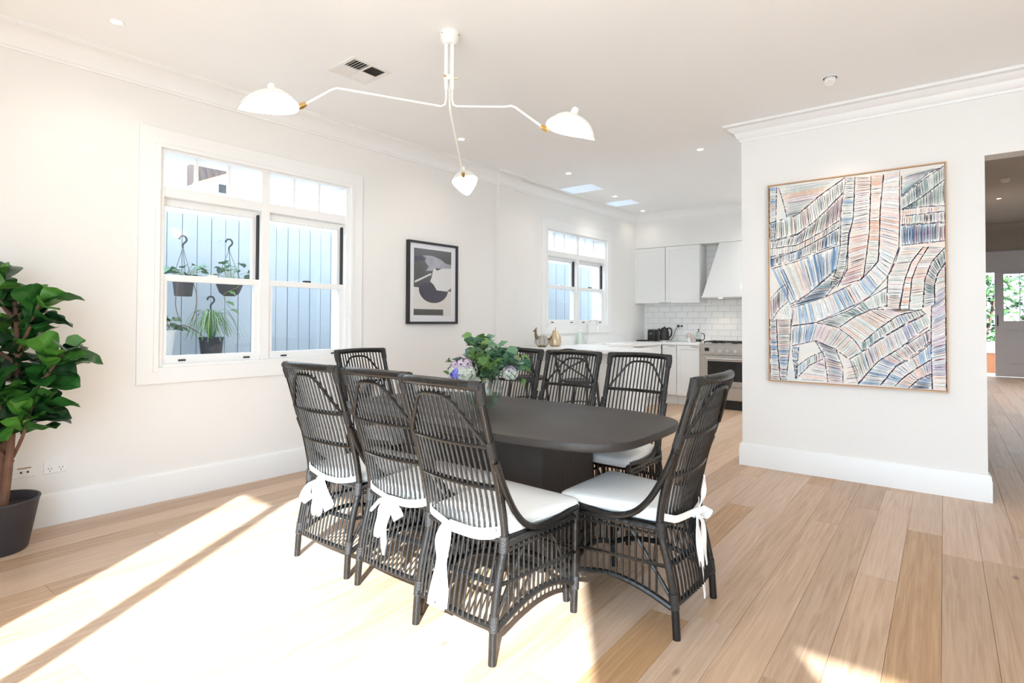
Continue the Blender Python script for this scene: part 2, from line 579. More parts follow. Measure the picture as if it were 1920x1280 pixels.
# ------------------------------------------------------------------ ceiling (with skylight shafts)
SKY = [(-3.95, 6.36, 0.50, 0.36), (-3.88, 7.55, 0.50, 0.34)]
mbc = MB()
cx0, cx1, cy0, cy1 = -4.95, 4.2, YR - 0.2, 9.2
sx0, sx1 = -4.16, -3.63
ybreak = [cy0, 6.35, 6.71, 7.52, 7.86, cy1]
T = 0.22
mbc.box(cx0, sx0, cy0, cy1, CEIL, CEIL + T)
KX0, KX1, KY0, KY1 = -1.25, -0.2, 5.85, 8.0          # unseen skylight added behind the partition to brighten the kitchen
mbc.box(sx1, KX0, cy0, cy1, CEIL, CEIL + T)
mbc.box(KX1, -0.0, cy0, cy1, CEIL, CEIL + T)
mbc.box(KX0, KX1, cy0, KY0, CEIL, CEIL + T)
mbc.box(KX0, KX1, KY1, cy1, CEIL, CEIL + T)
for q_ in ((KX0 - 0.03, KX0, KY0, KY1), (KX1, KX1 + 0.03, KY0, KY1), (KX0, KX1, KY0 - 0.03, KY0), (KX0, KX1, KY1, KY1 + 0.03)):
    mbc.box(*q_, CEIL + T, CEIL + 0.75)
mbc.box(0.0, cx1, cy0, YP + 0.19, CEIL, CEIL + T)
for a, b in ((0, 1), (2, 3), (4, 5)):
    mbc.box(sx0, sx1, ybreak[a], ybreak[b], CEIL, CEIL + T)
ceil = struct(mbc.build('ceiling', M_CEIL, smooth=False))
portal('portal_added_skylight', ((KX0 + KX1) / 2, (KY0 + KY1) / 2, CEIL + 0.70), (0, 0, 0), KX1 - KX0, KY1 - KY0)
w_ = struct(empty('window_5', (KX0, KY0, CEIL + 0.75)))  # glazing of the added kitchen skylight
MB().box(0, KX1 - KX0, 0, KY1 - KY0, 0.0, 0.012).build('pane', M_GLASS, w_, smooth=False)
for i, (ya, yb) in enumerate(((6.35, 6.71), (7.52, 7.86))):
    w_ = struct(empty('window_%d' % (i + 3), (sx0, ya, CEIL + T)))
    MB().box(0, sx1 - sx0, 0, yb - ya, 0.0, 0.012).build('pane', M_OPAL, w_, smooth=False)
    fr = MB()
    wx, wy = sx1 - sx0, yb - ya
    fr.box(-0.04, 0, -0.04, wy + 0.04, 0, 0.05).box(wx, wx + 0.04, -0.04, wy + 0.04, 0, 0.05)
    fr.box(0, wx, -0.04, 0, 0, 0.05).box(0, wx, wy, wy + 0.04, 0, 0.05)
    fr.build('skylight_frame', M_TRIM, w_, smooth=False)

# ------------------------------------------------------------------ left wall, pierced by two windows
W1 = (1.395, 2.955, 0.955, 2.535)
W2 = (6.03, 7.57, 1.235, 2.545)
wl = lroot('wall_left'); struct(wl)
mb = MB()
TH = 0.24


def wallpiece(s0, s1, z0, z1): mb.box(-TH, 0, s0, s1, z0, z1)


wallpiece(YR - 0.1, W1[0], 0, CEIL)
wallpiece(W1[0], W1[1], 0, W1[2]); wallpiece(W1[0], W1[1], W1[3], CEIL)
wallpiece(W1[1], W2[0], 0, CEIL)
wallpiece(W2[0], W2[1], 0, W2[2]); wallpiece(W2[0], W2[1], W2[3], CEIL)
wallpiece(W2[1], 9.2, 0, CEIL)
mb.build('wall_panel', M_WALL, wl, smooth=False)
MB().box(0, 0.055, 5.0, 5.275, 0, CEIL - 0.02).build('pilaster', M_WALL, wl, smooth=False)

CORN = [(0, 2.945), (0.012, 2.945), (0.016, 2.965), (0.03, 2.975), (0.045, 3.005), (0.05, 3.02), (0.085, 3.04), (0.1, 3.062), (0.13, 3.068), (0.13, 3.09), (0, 3.09)]
COVE = [(0, 2.942), (0.012, 2.942), (0.013, 2.957), (0.02, 2.962), (0.026, 2.985), (0.04, 3.015), (0.06, 3.042), (0.085, 3.062), (0.112, 3.072), (0.114, 3.08), (0.122, 3.081), (0.122, 3.09), (0, 3.09)]
BASE = [(0, 0), (0.024, 0), (0.024, 0.15), (0.02, 0.162), (0.02, 0.18), (0.012, 0.196), (0, 0.2)]


def L2(s_, d): v = LW(s_, d, 0); return (v.x, v.y)


# travelling -s along the wall puts the room on the left hand
path = [L2(8.62, 0), L2(5.275, 0), L2(5.275, 0.055), L2(5.0, 0.055), L2(5.0, 0), L2(YR, 0)]
struct(sweep(path, COVE).build('trim_1', M_TRIM))
path = [L2(5.6, 0), L2(5.275, 0), L2(5.275, 0.055), L2(5.0, 0.055), L2(5.0, 0), L2(YR, 0)]
struct(sweep(path, BASE).build('baseboard_left', M_TRIM))

# ------------------------------------------------------------------ sash windows


def sash_window(name, S0, S1, Z0, Z1, ztr, zmeet, bars=3, case=0.135):
    root = lroot(name); struct(root)
    mid = (S0 + S1) / 2

    def bx(nm, d0, d1, s0, s1, z0, z1, m=M_TRIM, par=root, ch=0.002):
        return MB().box(d0, d1, s0, s1, z0, z1, ch).build(nm, m, par, smooth=False)
    # casing boards
    bx('casing', 0, 0.022, S0 - case, S0, Z0 - case + 0.02, Z1 + case)
    bx('casing', 0, 0.022, S1, S1 + case, Z0 - case + 0.02, Z1 + case)
    bx('casing', 0, 0.0215, S0, S1, Z1, Z1 + case)
    bx('casing', 0, 0.0215, S0, S1, Z0 - case + 0.02, Z0)
    # bead around the casing edge and inner architrave step
    bx('architrave', 0.022, 0.034, S0 - 0.035, S0 - 0.005, Z0 - 0.03, Z1 + 0.03)
    bx('architrave', 0.022, 0.034, S1 + 0.005, S1 + 0.035, Z0 - 0.03, Z1 + 0.03)
    bx('architrave', 0.022, 0.034, S0 - 0.005, S1 + 0.005, Z1, Z1 + 0.03)
    # outer frame lining
    f = 0.028
    bx('jamb', -TH, 0.0, S0, S0 + f, Z0, Z1)
    bx('jamb', -TH, 0.0, S1 - f, S1, Z0, Z1)
    bx('head', -TH, 0.0, S0 + f, S1 - f, Z1 - 0.016, Z1)
    bx('sill', -TH - 0.04, 0.016, S0 + f, S1 - f, Z0 - 0.0, Z0 + 0.02)
    bx('mullion', -0.13, -0.01, mid - 0.034, mid + 0.034, Z0 + 0.02, Z1 - 0.016)
    bx('transom_bar', -0.12, -0.015, S0 + f, mid - 0.034, ztr - 0.075, ztr)
    bx('transom_bar', -0.12, -0.015, mid + 0.034, S1 - f, ztr - 0.075, ztr)
    for a, b in ((S0 + f, mid - 0.034), (mid + 0.034, S1 - f)):
        # top light
        n = bars
        for k in range(n):
            u0 = a + (b - a) * k / n; u1 = a + (b - a) * (k + 1) / n
            bx('pane', -0.078, -0.073, u0 + 0.002, u1 - 0.002, ztr + 0.002, Z1 - 0.018, M_GLASS, ch=0)
            if k: bx('glazing_bar', -0.09, -0.06, u0 - 0.011, u0 + 0.011, ztr, Z1 - 0.016)
        # upper sash (outer track), lower sash (inner track)
        zt = ztr - 0.075
        up = empty('upper_sash', (0, 0, 0), 0, root)
        st = 0.045
        bx('rail', -0.115, -0.08, a, b, zt - 0.055, zt, par=up)
        bx('rail', -0.115, -0.078, a, b, zmeet - 0.005, zmeet + 0.032, par=up)
        bx('stile', -0.115, -0.08, a, a + st * 0.7, zmeet + 0.032, zt - 0.055, par=up)
        bx('stile', -0.115, -0.08, b - st, b, zmeet + 0.032, zt - 0.055, par=up)
        bx('pane', -0.1, -0.095, a + st * 0.7, b - st, zmeet + 0.032, zt - 0.055, M_GLASS, par=up, ch=0)
        lo = empty('lower_sash', (0, 0, 0), 0, root)
        bx('rail', -0.076, -0.03, a, b, zmeet - 0.02, zmeet + 0.028, par=lo)
        bx('rail', -0.076, -0.03, a, b, Z0 + 0.02, Z0 + 0.08, par=lo)
        bx('stile', -0.076, -0.03, a, a + st * 0.8, Z0 + 0.08, zmeet - 0.02, par=lo)
        bx('stile', -0.076, -0.03, b - st, b, Z0 + 0.08, zmeet - 0.02, par=lo)
        bx('pane', -0.055, -0.05, a + st * 0.8, b - st, Z0 + 0.08, zmeet - 0.02, M_GLASS, par=lo, ch=0)
        # dark balance track beside the raised sash, little finger lifts, lock
        bx('track', -0.076, -0.05, b - 0.016, b - 0.001, zmeet + 0.03, zt - 0.03, M_SLOT)
        for q in (0.16, 0.82):
            bx('sash_lift', -0.03, -0.022, a + (b - a) * q, a + (b - a) * q + 0.05, Z0 + 0.037, Z0 + 0.05, M_SLOT, par=lo)
        bx('sash_lock', -0.07, -0.035, mid * 0 + (a + b) / 2 - 0.03, (a + b) / 2 + 0.03, zmeet + 0.028, zmeet + 0.044, M_PLWHITE if bars == 3 and a < mid else M_SLOT, par=lo)
    return root


sash_window('window_1', *W1, 2.268, 1.60)
sash_window('window_2', *W2, 2.268, 1.765)

# ------------------------------------------------------------------ partition wall with doorway, hall behind
TP = 0.18
pr = MB()
pr.box(XP0, XP1, YP, YP + TP, 0, CEIL)
pr.box(XP1, 1.4, YP, YP + TP, 2.52, CEIL)
pr.box(1.4, 4.2, YP, YP + TP, 0, CEIL)
struct(pr.build('wall_front', M_WALL, smooth=False))
# travelling -x along the face keeps the room on the left
path = [(XP0, YP + TP), (XP0, YP), (4.0, YP)]
struct(sweep(path, [(-o, z) for o, z in CORN]).build('trim_2', M_TRIM))
struct(sweep([(XP0, YP + TP), (XP0, YP), (XP1, YP), (XP1, YP + 0.10)], [(-o, z) for o, z in BASE]).build('baseboard_front', M_TRIM))
struct(MB().box(-0.02, 0.10, YP + TP, YB + 0.2, 0, 3.7).build('wall_kitchen_side', M_WALL, smooth=False))
# hall
HC = 3.66
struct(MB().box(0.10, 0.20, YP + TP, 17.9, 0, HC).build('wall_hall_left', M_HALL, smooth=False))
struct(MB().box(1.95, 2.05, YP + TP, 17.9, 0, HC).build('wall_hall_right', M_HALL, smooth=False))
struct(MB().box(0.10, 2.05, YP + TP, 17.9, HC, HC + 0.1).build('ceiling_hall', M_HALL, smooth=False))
he = MB()
YH = 17.72
he.box(0.2, 0.66, YH, YH + 0.12, 0, HC)
he.box(0.66, 1.95, YH, YH + 0.12, 3.02, HC)
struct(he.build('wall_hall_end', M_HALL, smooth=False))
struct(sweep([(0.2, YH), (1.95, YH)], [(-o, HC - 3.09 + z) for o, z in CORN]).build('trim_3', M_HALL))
d1 = struct(empty('door_1', (0.97, YH, 0)))


def hb(nm, x0, x1, y0, y1, z0, z1, m=M_HDOOR, par=d1, ch=0.004):
    return MB().box(x0, x1, y0, y1, z0, z1, ch).build(nm, m, par, smooth=False)


hb('head_panel', -0.31, 0.98, 0.0, 0.1, 2.5, 3.02)
hb('architrave', -0.31, 0.98, -0.04, 0.0, 2.90, 3.0)
hb('door_stile', 0.0, 0.165, -0.02, 0.03, 0.01, 2.5)
hb('door_stile', 0.74, 0.9, -0.02, 0.03, 0.01, 2.5)
hb('door_rail', 0.165, 0.74, -0.02, 0.03, 2.45, 2.5)
hb('door_rail', 0.165, 0.74, -0.02, 0.03, 1.12, 1.34)
hb('door_rail', 0.165, 0.74, -0.02, 0.03, 0.01, 0.3)
hb('door_panel', 0.165, 0.74, 0.0, 0.02, 0.3, 1.12)
hb('panel_bead', 0.20, 0.22, -0.012, 0.0, 0.33, 1.09)
hb('panel_bead', 0.22, 0.70, -0.012, 0.0, 1.07, 1.09)
hb('panel_bead', 0.22, 0.70, -0.012, 0.0, 0.33, 0.35)
for i in range(2):
    for j in range(4):
        hb('pane', 0.165 + i * 0.2875 + 0.008, 0.165 + (i + 1) * 0.2875 - 0.008, 0.002, 0.008, 1.34 + j * 0.2775 + 0.008, 1.34 + (j + 1) * 0.2775 - 0.008, M_GLASS, ch=0)
hb('glazing_bar', 0.4445, 0.4605, -0.012, 0.02, 1.34, 2.45)
for j in range(1, 4):
    hb('glazing_bar', 0.165, 0.74, -0.0115, 0.0195, 1.34 + j * 0.2775 - 0.008, 1.34 + j * 0.2775 + 0.008)
MB().tube([(0.05, -0.022, 1.22), (0.05, -0.06, 1.24), (0.05, -0.07, 1.34), (0.05, -0.06, 1.44), (0.05, -0.022, 1.46)], 0.012, 8).build('handle', M_BLACK, d1)
hb('side_jamb', -0.31, -0.22, 0.0, 0.1, 0.0, 2.5)
# porch outside the front door
struct(MB().box(-1.5, 5, YH + 0.02, 24, -0.14, -0.02).build('floor_porch', M_PAVE, smooth=False))
lw_ = thing('garden_wall', 'low terracotta garden wall with white coping seen through the front door', 'wall', (1.2, 19.2, -0.02))
MB().box(-2, 3, 0, 0.25, 0, 0.52).build('wall_body', M_TERRA, lw_, smooth=False)
MB().box(-2, 3, -0.04, 0.3, 0.52, 0.80, 0.01).build('coping', M_RENDER, lw_, smooth=False)

# ------------------------------------------------------------------ kitchen back wall, bulkhead
YU = 8.72                  # face of upper cabinets and bulkhead
struct(MB().box(-4.7, 0.0, YB + 0.008, YB + 0.2, 0, CEIL).build('wall_back', M_GROUT, smooth=False))
struct(MB().box(-4.3, -0.02, YU + 0.02, YB + 0.008, 2.52, CEIL).build('wall_bulkhead', M_WALL, smooth=False))
struct(sweep([(-4.14, YU + 0.02), (-0.05, YU + 0.02)], [(-o * 0.8, z) for o, z in COVE]).build('trim_4', M_TRIM))
# rear glazed wall behind the camera (unseen; lets the sun in as the photograph shows)
rw = MB()
rw.box(-4.9, -2.20, YR - 0.2, YR, 0, CEIL)
rw.box(0.93, 1.78, YR - 0.2, YR, 0, CEIL)
rw.box(3.7, 4.2, YR - 0.2, YR, 0, CEIL)
HEAD = 2.42
rw.box(-2.20, -1.6, YR - 0.2, YR, HEAD, CEIL)
rw.box(-1.6, 0.93, YR - 0.2, YR, 2.72, CEIL)
rw.box(1.78, 3.7, YR - 0.2, YR, 2.72, CEIL)
struct(rw.build('wall_rear', M_WALL, smooth=False))
struct(MB().box(4.0, 4.2, YR, YP, 0, CEIL).build('wall_right', M_WALL, smooth=False))
d2 = struct(empty('door_2', (0, YR - 0.1, 0)))
for x0, x1 in ((-2.175, -2.09), (-1.66, -1.585)):
    MB().box(x0, x1, -0.03, 0.03, 0, HEAD).build('door_stile', M_TRIM, d2, smooth=False)

# tiles: brick bond of white subway tiles on the back wall
wb = bpy.data.objects['wall_back']
tw, thh, g = 0.198, 0.098, 0.004
TM = {}


def tile(x0, x1, z0, z1):
    key = (round(x1 - x0, 3), round(z1 - z0, 3))
    if key not in TM:
        hx, hz = (x1 - x0) / 2 - g / 2, (z1 - z0) / 2 - g / 2
        c = 0.004
        m_ = MB()
        q = ((-1, -1), (1, -1), (1, 1), (-1, 1))
        vs = [(a * hx, 0, b * hz) for a, b in q] + [(a * hx, -0.005, b * hz) for a, b in q] + [(a * (hx - c), -0.008, b * (hz - c)) for a, b in q]
        fs = [(8, 9, 10, 11)]
        for k in range(2):
            for j in range(4):
                a = k * 4 + j; b = k * 4 + (j + 1) % 4
                fs.append((a, b, b + 4, a + 4))
        m_.add(vs, fs)
        TM[key] = m_.mesh('tile', M_TILE, False)
    place(TM[key], 'tile', wb, ((x0 + x1) / 2, YB + 0.008, (z0 + z1) / 2))


zc = 0.965
row = 0
while zc < 2.5:
    off = 0 if row % 2 == 0 else tw / 2
    xa = -4.14 if zc < 1.62 else -3.04
    xe = -1.9
    x = -4.14 - off
    while x < xe:
        a, b = max(x, xa), min(x + tw, xe)
        if b - a > 0.03: tile(a, b, zc, zc + thh)
        x += tw
    zc += thh; row += 1


# ------------------------------------------------------------------ dining chairs
CH_Z = [0, 0.1, 0.2, 0.3, 0.37, 0.42, 0.47, 0.52, 0.6, 0.69, 0.82, 0.94, 1.052]
CH_T = [0, 0.006, 0.018, 0.04, 0.06, 0.072, 0.074, 0.068, 0.052, 0.03, -0.01, -0.046, -0.08]


def lerp_list(xs, ys, x):
    if x <= xs[0]: return ys[0]
    for i in range(len(xs) - 1):
        if x <= xs[i + 1]:
            u = (x - xs[i]) / (xs[i + 1] - xs[i])
            return ys[i] + (ys[i + 1] - ys[i]) * u
    return ys[-1]


def by(z): return -0.26 + lerp_list(CH_Z, CH_T, z)      # back profile


def bow(x, z=1.0): return -0.034 * (1 - (x / 0.232) ** 2) * min(1, max(0.3, z / 0.6))


def px_(z): return 0.222 - 0.006 * math.sin(min(z / 0.45, 1) * PI / 2) + max(0, z - 0.45) * 0.008


def smooth_path(pts, n=4):
    """Catmull-Rom"""
    P = [Vector(p) for p in pts]
    out = []
    for i in range(len(P) - 1):
        p0 = P[max(i - 1, 0)]; p1 = P[i]; p2 = P[i + 1]; p3 = P[min(i + 2, len(P) - 1)]
        for k in range(n):
            t = k / n
            out.append(0.5 * ((2 * p1) + (p2 - p0) * t + (2 * p0 - 5 * p1 + 4 * p2 - p3) * t * t + (3 * p1 - p0 - 3 * p2 + p3) * t ** 3))
    out.append(P[-1])
    return out


ARCH_T = [0.02, 0.10, 0.2, 0.3, 0.4, 0.48, 0.54]
ARCH_Z = [0.125, 0.155, 0.18, 0.188, 0.175, 0.15, 0.12]
HOOP = [(0.006, 0.76), (0.035, 0.69), (0.075, 0.61), (0.125, 0.535), (0.19, 0.478), (0.28, 0.452), (0.40, 0.456), (0.535, 0.468)]


def make_chair():
    root = empty('dining_chair')
    R = M_RATTAN
    # rear posts
    for s in (-1, 1):
        MB().tube(smooth_path([(s * px_(z), by(z), z) for z in CH_Z], 2), 0.0165, 10).build('rear_post', R, root)
    # top rail, gently bowed backwards
    xs = [-0.228 + 0.456 * i / 12 for i in range(13)]
    MB().tube([(x, by(1.052) + bow(x), 1.056 + 0.006 * (1 - (x / .228) ** 2)) for x in xs], 0.019, 10).build('top_rail', R, root)
    for s in (-1, 1):
        mb = MB()
        mb.tube([(s * 0.223, by(1.052) + 0.002, 1.070), (s * 0.223, by(1.03), 1.03), (s * 0.2215, by(0.99), 0.99)], [0.019, 0.0215, 0.0195], 10)
        mb.tube([(s * 0.230, by(1.052) + 0.001, 1.056), (s * 0.188, by(1.052) + bow(0.188), 1.057)], [0.0205, 0.021], 10)
        mb.build('corner_binding', M_BIND, root)
    # cross rails of the back
    for z, r in ((0.82, 0.0085), (0.65, 0.0085), (0.445, 0.012), (0.285, 0.0085), (0.135, 0.0135)):
        w_ = px_(z)
        mb = MB()
        mb.tube([(w_ * k / 6, by(z) + bow(w_ * k / 6, z), z) for k in range(-6, 7)], r, 8)
        if r < 0.01:
            mb.tube([(w_ * k / 6, by(z) + bow(w_ * k / 6, z) + 0.006, z + 0.009) for k in range(-6, 7)], r * 0.7, 6)
        mb.build('back_rail', R, root)
    # upright rods: one mesh, placed side by side
    rodm = MB().tube(smooth_path([(0, by(z), z) for z in (0.14, 0.22, 0.3, 0.37, 0.43, 0.5, 0.6, 0.72, 0.85, 1.045)], 1), 0.0052, 6).mesh('rod', R)
    nr = 15
    for k in range(nr):
        x = -0.186 + 0.372 * k / (nr - 1)
        place(rodm, 'rod', root, (x, -0.034 * (1 - (x / 0.232) ** 2) * 0.93, 0))
    # arch in the head of the back
    ap = [(-0.212, 0.832), (-0.16, 0.905), (-0.11, 0.975), (-0.08, 1.004), (-0.04, 1.016), (0.04, 1.016), (0.08, 1.004), (0.11, 0.975), (0.16, 0.905), (0.212, 0.832)]
    ap = smooth_path([(x, 0, z) for x, z in ap], 3)
    MB().tube([(p.x, by(p.z) + bow(p.x) - 0.013, p.z) for p in ap], 0.0075, 8).build('arch_rod', R, root)
    # front legs
    for s in (-1, 1):
        MB().tube([(s * 0.236, 0.265, 0), (s * 0.238, 0.272, 0.2), (s * 0.238, 0.276, 0.47)], [0.0165, 0.0165, 0.0165], 10).build('front_leg', R, root)
        # hoop arm running from the back post down to the seat front
        MB().tube(smooth_path([(s * (0.232 + 0.012 * min(1, t / 0.3)), -0.26 + t, z) for t, z in HOOP], 3), 0.014, 8).build('side_hoop', R, root)
        MB().tube([(s * 0.224, -0.185, 0.43), (s * 0.24, 0.28, 0.428)], 0.013, 8).build('seat_rail', R, root)
        MB().tube([(s * 0.224, -0.20, 0.405), (s * 0.24, 0.28, 0.40)], 0.008, 6).build('seat_rail', R, root)
        MB().tube([(s * 0.224, -0.225, 0.285), (s * 0.242, 0.27, 0.268)], 0.0085, 6).build('middle_rail', R, root)
        MB().tube(smooth_path([(s * (0.226 + 0.014 * t), -0.26 + t, z) for t, z in zip(ARCH_T, ARCH_Z)], 2), 0.0135, 8).build('bottom_arch', R, root)
        nsr = 14
        for k in range(nsr):
            t = 0.085 + 0.40 * k / (nsr - 1)
            z0 = lerp_list(ARCH_T, ARCH_Z, t)
            xx = s * (0.226 + 0.024 * t)
            MB().tube([(xx, -0.26 + t, z0), (xx, -0.26 + t, 0.43)], 0.0046, 6, False).build('rod', R, root)
        MB().tube(smooth_path([(s * 0.214, -0.235, 0.155), (s * 0.214, -0.15, 0.27), (s * 0.214, -0.06, 0.39), (s * 0.214, 0.02, 0.42), (s * 0.214, 0.12, 0.395), (s * 0.214, 0.24, 0.20)], 3), 0.0085, 6).build('brace', R, root)
        MB().tube(smooth_path([(s * 0.216, -0.16, 0.29), (s * 0.216, -0.17, 0.37), (s * 0.216, -0.195, 0.405)], 3), 0.006, 6).build('brace', R, root)
        for z, rr in ((0.15, 0.0195), (0.43, 0.020), (0.81, 0.0185)):
            MB().tube([(s * px_(z - 0.03), by(z - 0.03), z - 0.03), (s * px_(z + 0.03), by(z + 0.03), z + 0.03)], rr, 10).build('post_binding', M_BIND, root)
        for z in (0.13, 0.44):
            MB().tube([(s * 0.237, 0.271, z - 0.03), (s * 0.238, 0.274, z + 0.03)], 0.0195, 10).build('leg_binding', M_BIND, root)
    # front panel
    MB().tube([(-0.24, 0.276, 0.455), (0.24, 0.276, 0.455)], 0.0135, 8).build('seat_rail', R, root)
    MB().tube([(-0.24, 0.276, 0.27), (0.24, 0.276, 0.27)], 0.0085, 6).build('middle_rail', R, root)
    fa = [(-0.238, 0.115), (-0.16, 0.155), (-0.08, 0.18), (0, 0.188), (0.08, 0.18), (0.16, 0.155), (0.238, 0.115)]
    MB().tube([(x, 0.274, z) for x, z in fa], 0.0135, 8).build('bottom_arch', R, root)
    for k in range(13):
        x = -0.204 + 0.408 * k / 12
        z0 = lerp_list([a for a, b in fa], [b for a, b in fa], x)
        MB().tube([(x, 0.276, z0), (x, 0.276, 0.455)], 0.0046, 6, False).build('rod', R, root)
    # woven seat deck and cushion
    MB().slab([(-0.2, -0.185), (0.2, -0.185), (0.232, 0.27), (-0.232, 0.27)], [(0.428, 0.0), (0.444, 0.0)]).build('seat_deck', R, root)
    ol = []
    for cx_, cy_, a0, r in ((0.215, 0.27, 0, 0.035), (-0.215, 0.27, 90, 0.035), (-0.178, -0.158, 180, 0.025), (0.178, -0.158, 270, 0.025)):
        for k in range(6):
            a = math.radians(a0 + 90 * k / 5)
            ol.append((cx_ + r * math.cos(a), cy_ + r * math.sin(a)))
    cz = 0.445
    cu = MB().rings(ol, (0, 0.06), [(cz, 0.93), (cz + 0.006, 0.975), (cz + 0.02, 1.0), (cz + 0.036, 1.0), (cz + 0.049, 0.98), (cz + 0.056, 0.94), (cz + 0.061, 0.84), (cz + 0.065, 0.62), (cz + 0.067, 0.3)]).build('cushion', M_CUSH, root)
    MB().tube([Vector((x, y, cz + 0.024)) for x, y in ol + ol[:1]], 0.0035, 6, False).build('piping', M_CUSH, cu)
    return root, cu


def sash(cu, style, rnd):
    """white cotton ties knotted behind the chair back"""
    yb = by(0.47) - 0.042

    def yy(x, z): return by(z) + bow(x, z) - 0.016
    kx, kz = {'tail': (-0.045, 0.455), 'bow': (-0.01, 0.452), 'bunch': (-0.02, 0.46), 'long': (0.05, 0.44)}[style]
    mb = MB()
    zl, zr = kz + 0.035, kz + 0.02
    W = {'tail': (0.026, 0.044), 'bow': (0.022, 0.034), 'bunch': (0.024, 0.026), 'long': (0.03, 0.03)}[style]
    L_ = [(-0.199, by(0.49) + 0.02, zl + 0.004), (-0.1985, by(0.49) - 0.008, zl + 0.002), (-0.17, yy(-0.17, zl), zl - 0.008), (-0.11, yy(-0.11, kz), kz + 0.012), (kx, yy(kx, kz) - 0.004, kz)]
    R_ = [(kx, yy(kx, kz) - 0.004, kz), (0.08, yy(0.08, kz), kz - 0.002), (0.15, yy(0.15, kz), zr - 0.012), (0.1985, by(0.47) - 0.008, zr), (0.199, by(0.47) + 0.02, zr + 0.006)]
    mb.ribbon(smooth_path(L_, 3), [W[0]] * 13, (0, 0, 1), 0.005)
    mb.ribbon(smooth_path(R_, 3), [W[1]] * 13, (0, 0, 1), 0.005)
    mb.build('tie_band', M_SASH, cu)
    ky = yy(kx, kz) - 0.012
    kn = MB()
    kn.lathe([(0.003, -0.026), (0.017, -0.02), (0.022, 0), (0.017, 0.02), (0.003, 0.026)], 10)
    o = kn.build('knot', M_SASH, cu, (kx, ky, kz))
    o.rotation_euler = (0.3, 1.2, 0)
    o.scale = (1, 0.7, 1)

    def tail(pts, ws):
        m_ = MB()
        p = smooth_path([(kx + x, ky - 0.008 + y, kz + z) for x, y, z in pts], 4)
        n = len(p)
        wv = [lerp_list([i / (len(ws) - 1) for i in range(len(ws))], ws, k / (n - 1)) for k in range(n)]
        m_.ribbon(p, wv, [(1, 0.25 * math.sin(k * 0.7), 0) for k in range(n)], 0.005)
        m_.build('tie_tail', M_SASH, cu)

    def loop(pts, ws):
        m_ = MB()
        p = smooth_path([(kx + x, ky - 0.006 + y, kz + z) for x, y, z in pts], 4)
        n = len(p)
        wv = [lerp_list([i / (len(ws) - 1) for i in range(len(ws))], ws, k / (n - 1)) for k in range(n)]
        m_.ribbon(p, wv, [(0.15, 1, 0.3)] * n, 0.005)
        m_.build('bow_loop', M_SASH, cu)
    if style == 'tail':
        tail([(0, 0, 0), (-0.02, -0.012, -0.07), (-0.012, -0.02, -0.17), (-0.032, -0.03, -0.33)], [0.05, 0.066, 0.075, 0.085])
        tail([(0, 0, 0.004), (0.012, -0.02, -0.06), (0.006, -0.028, -0.16), (0.014, -0.036, -0.315)], [0.04, 0.05, 0.055, 0.06])
    elif style == 'bow':
        tail([(0, 0, 0), (0.0, -0.012, -0.06), (-0.012, -0.018, -0.14), (0.0, -0.02, -0.25)], [0.03, 0.05, 0.045, 0.02])
        tail([(0, 0, 0), (-0.03, -0.014, -0.05), (-0.05, -0.018, -0.12), (-0.06, -0.02, -0.18)], [0.03, 0.045, 0.042, 0.03])
        tail([(0, 0, 0), (-0.05, -0.006, -0.01), (-0.09, -0.008, -0.045), (-0.125, -0.004, -0.075)], [0.02, 0.022, 0.018, 0.01])
        loop([(0, 0, 0), (0.04, -0.03, 0.005), (0.085, -0.028, -0.03), (0.085, -0.012, -0.065), (0.045, -0.005, -0.04), (0, 0, -0.005)], [0.02, 0.045, 0.05, 0.05, 0.04, 0.02])
    elif style == 'bunch':
        loop([(0, 0, 0), (-0.05, -0.03, -0.03), (-0.105, -0.03, -0.10), (-0.09, -0.012, -0.13), (-0.04, -0.005, -0.08), (0, 0, -0.01)], [0.02, 0.05, 0.06, 0.06, 0.045, 0.02])
        loop([(0, 0, 0), (0.05, -0.03, -0.04), (0.095, -0.028, -0.11), (0.085, -0.01, -0.145), (0.04, -0.004, -0.09), (0, 0, -0.01)], [0.02, 0.045, 0.055, 0.055, 0.04, 0.02])
        tail([(0, 0, 0), (-0.02, -0.016, -0.08), (-0.03, -0.02, -0.15), (-0.035, -0.02, -0.20)], [0.05, 0.075, 0.06, 0.02])
        tail([(0, 0, 0), (0.012, -0.016, -0.08), (0.02, -0.02, -0.15), (0.005, -0.02, -0.195)], [0.04, 0.06, 0.05, 0.015])
    else:
        tail([(0, 0, 0), (-0.03, -0.014, -0.07), (-0.012, -0.022, -0.2), (0.012, -0.03, -0.37)], [0.03, 0.05, 0.04, 0.028])
        tail([(0, 0, 0), (0.035, -0.012, -0.05), (0.03, -0.02, -0.14), (0.055, -0.024, -0.24)], [0.03, 0.04, 0.034, 0.02])
        loop([(0, 0, 0), (0.03, -0.03, 0.02), (0.075, -0.03, 0.0), (0.07, -0.012, -0.03), (0.03, -0.005, -0.02), (0, 0, -0.005)], [0.018, 0.03, 0.035, 0.035, 0.03, 0.018])
        tail([(0, 0, 0), (0.05, -0.004, 0.05), (0.09, 0.0, 0.095), (0.12, 0.01, 0.14)], [0.024, 0.034, 0.03, 0.022])


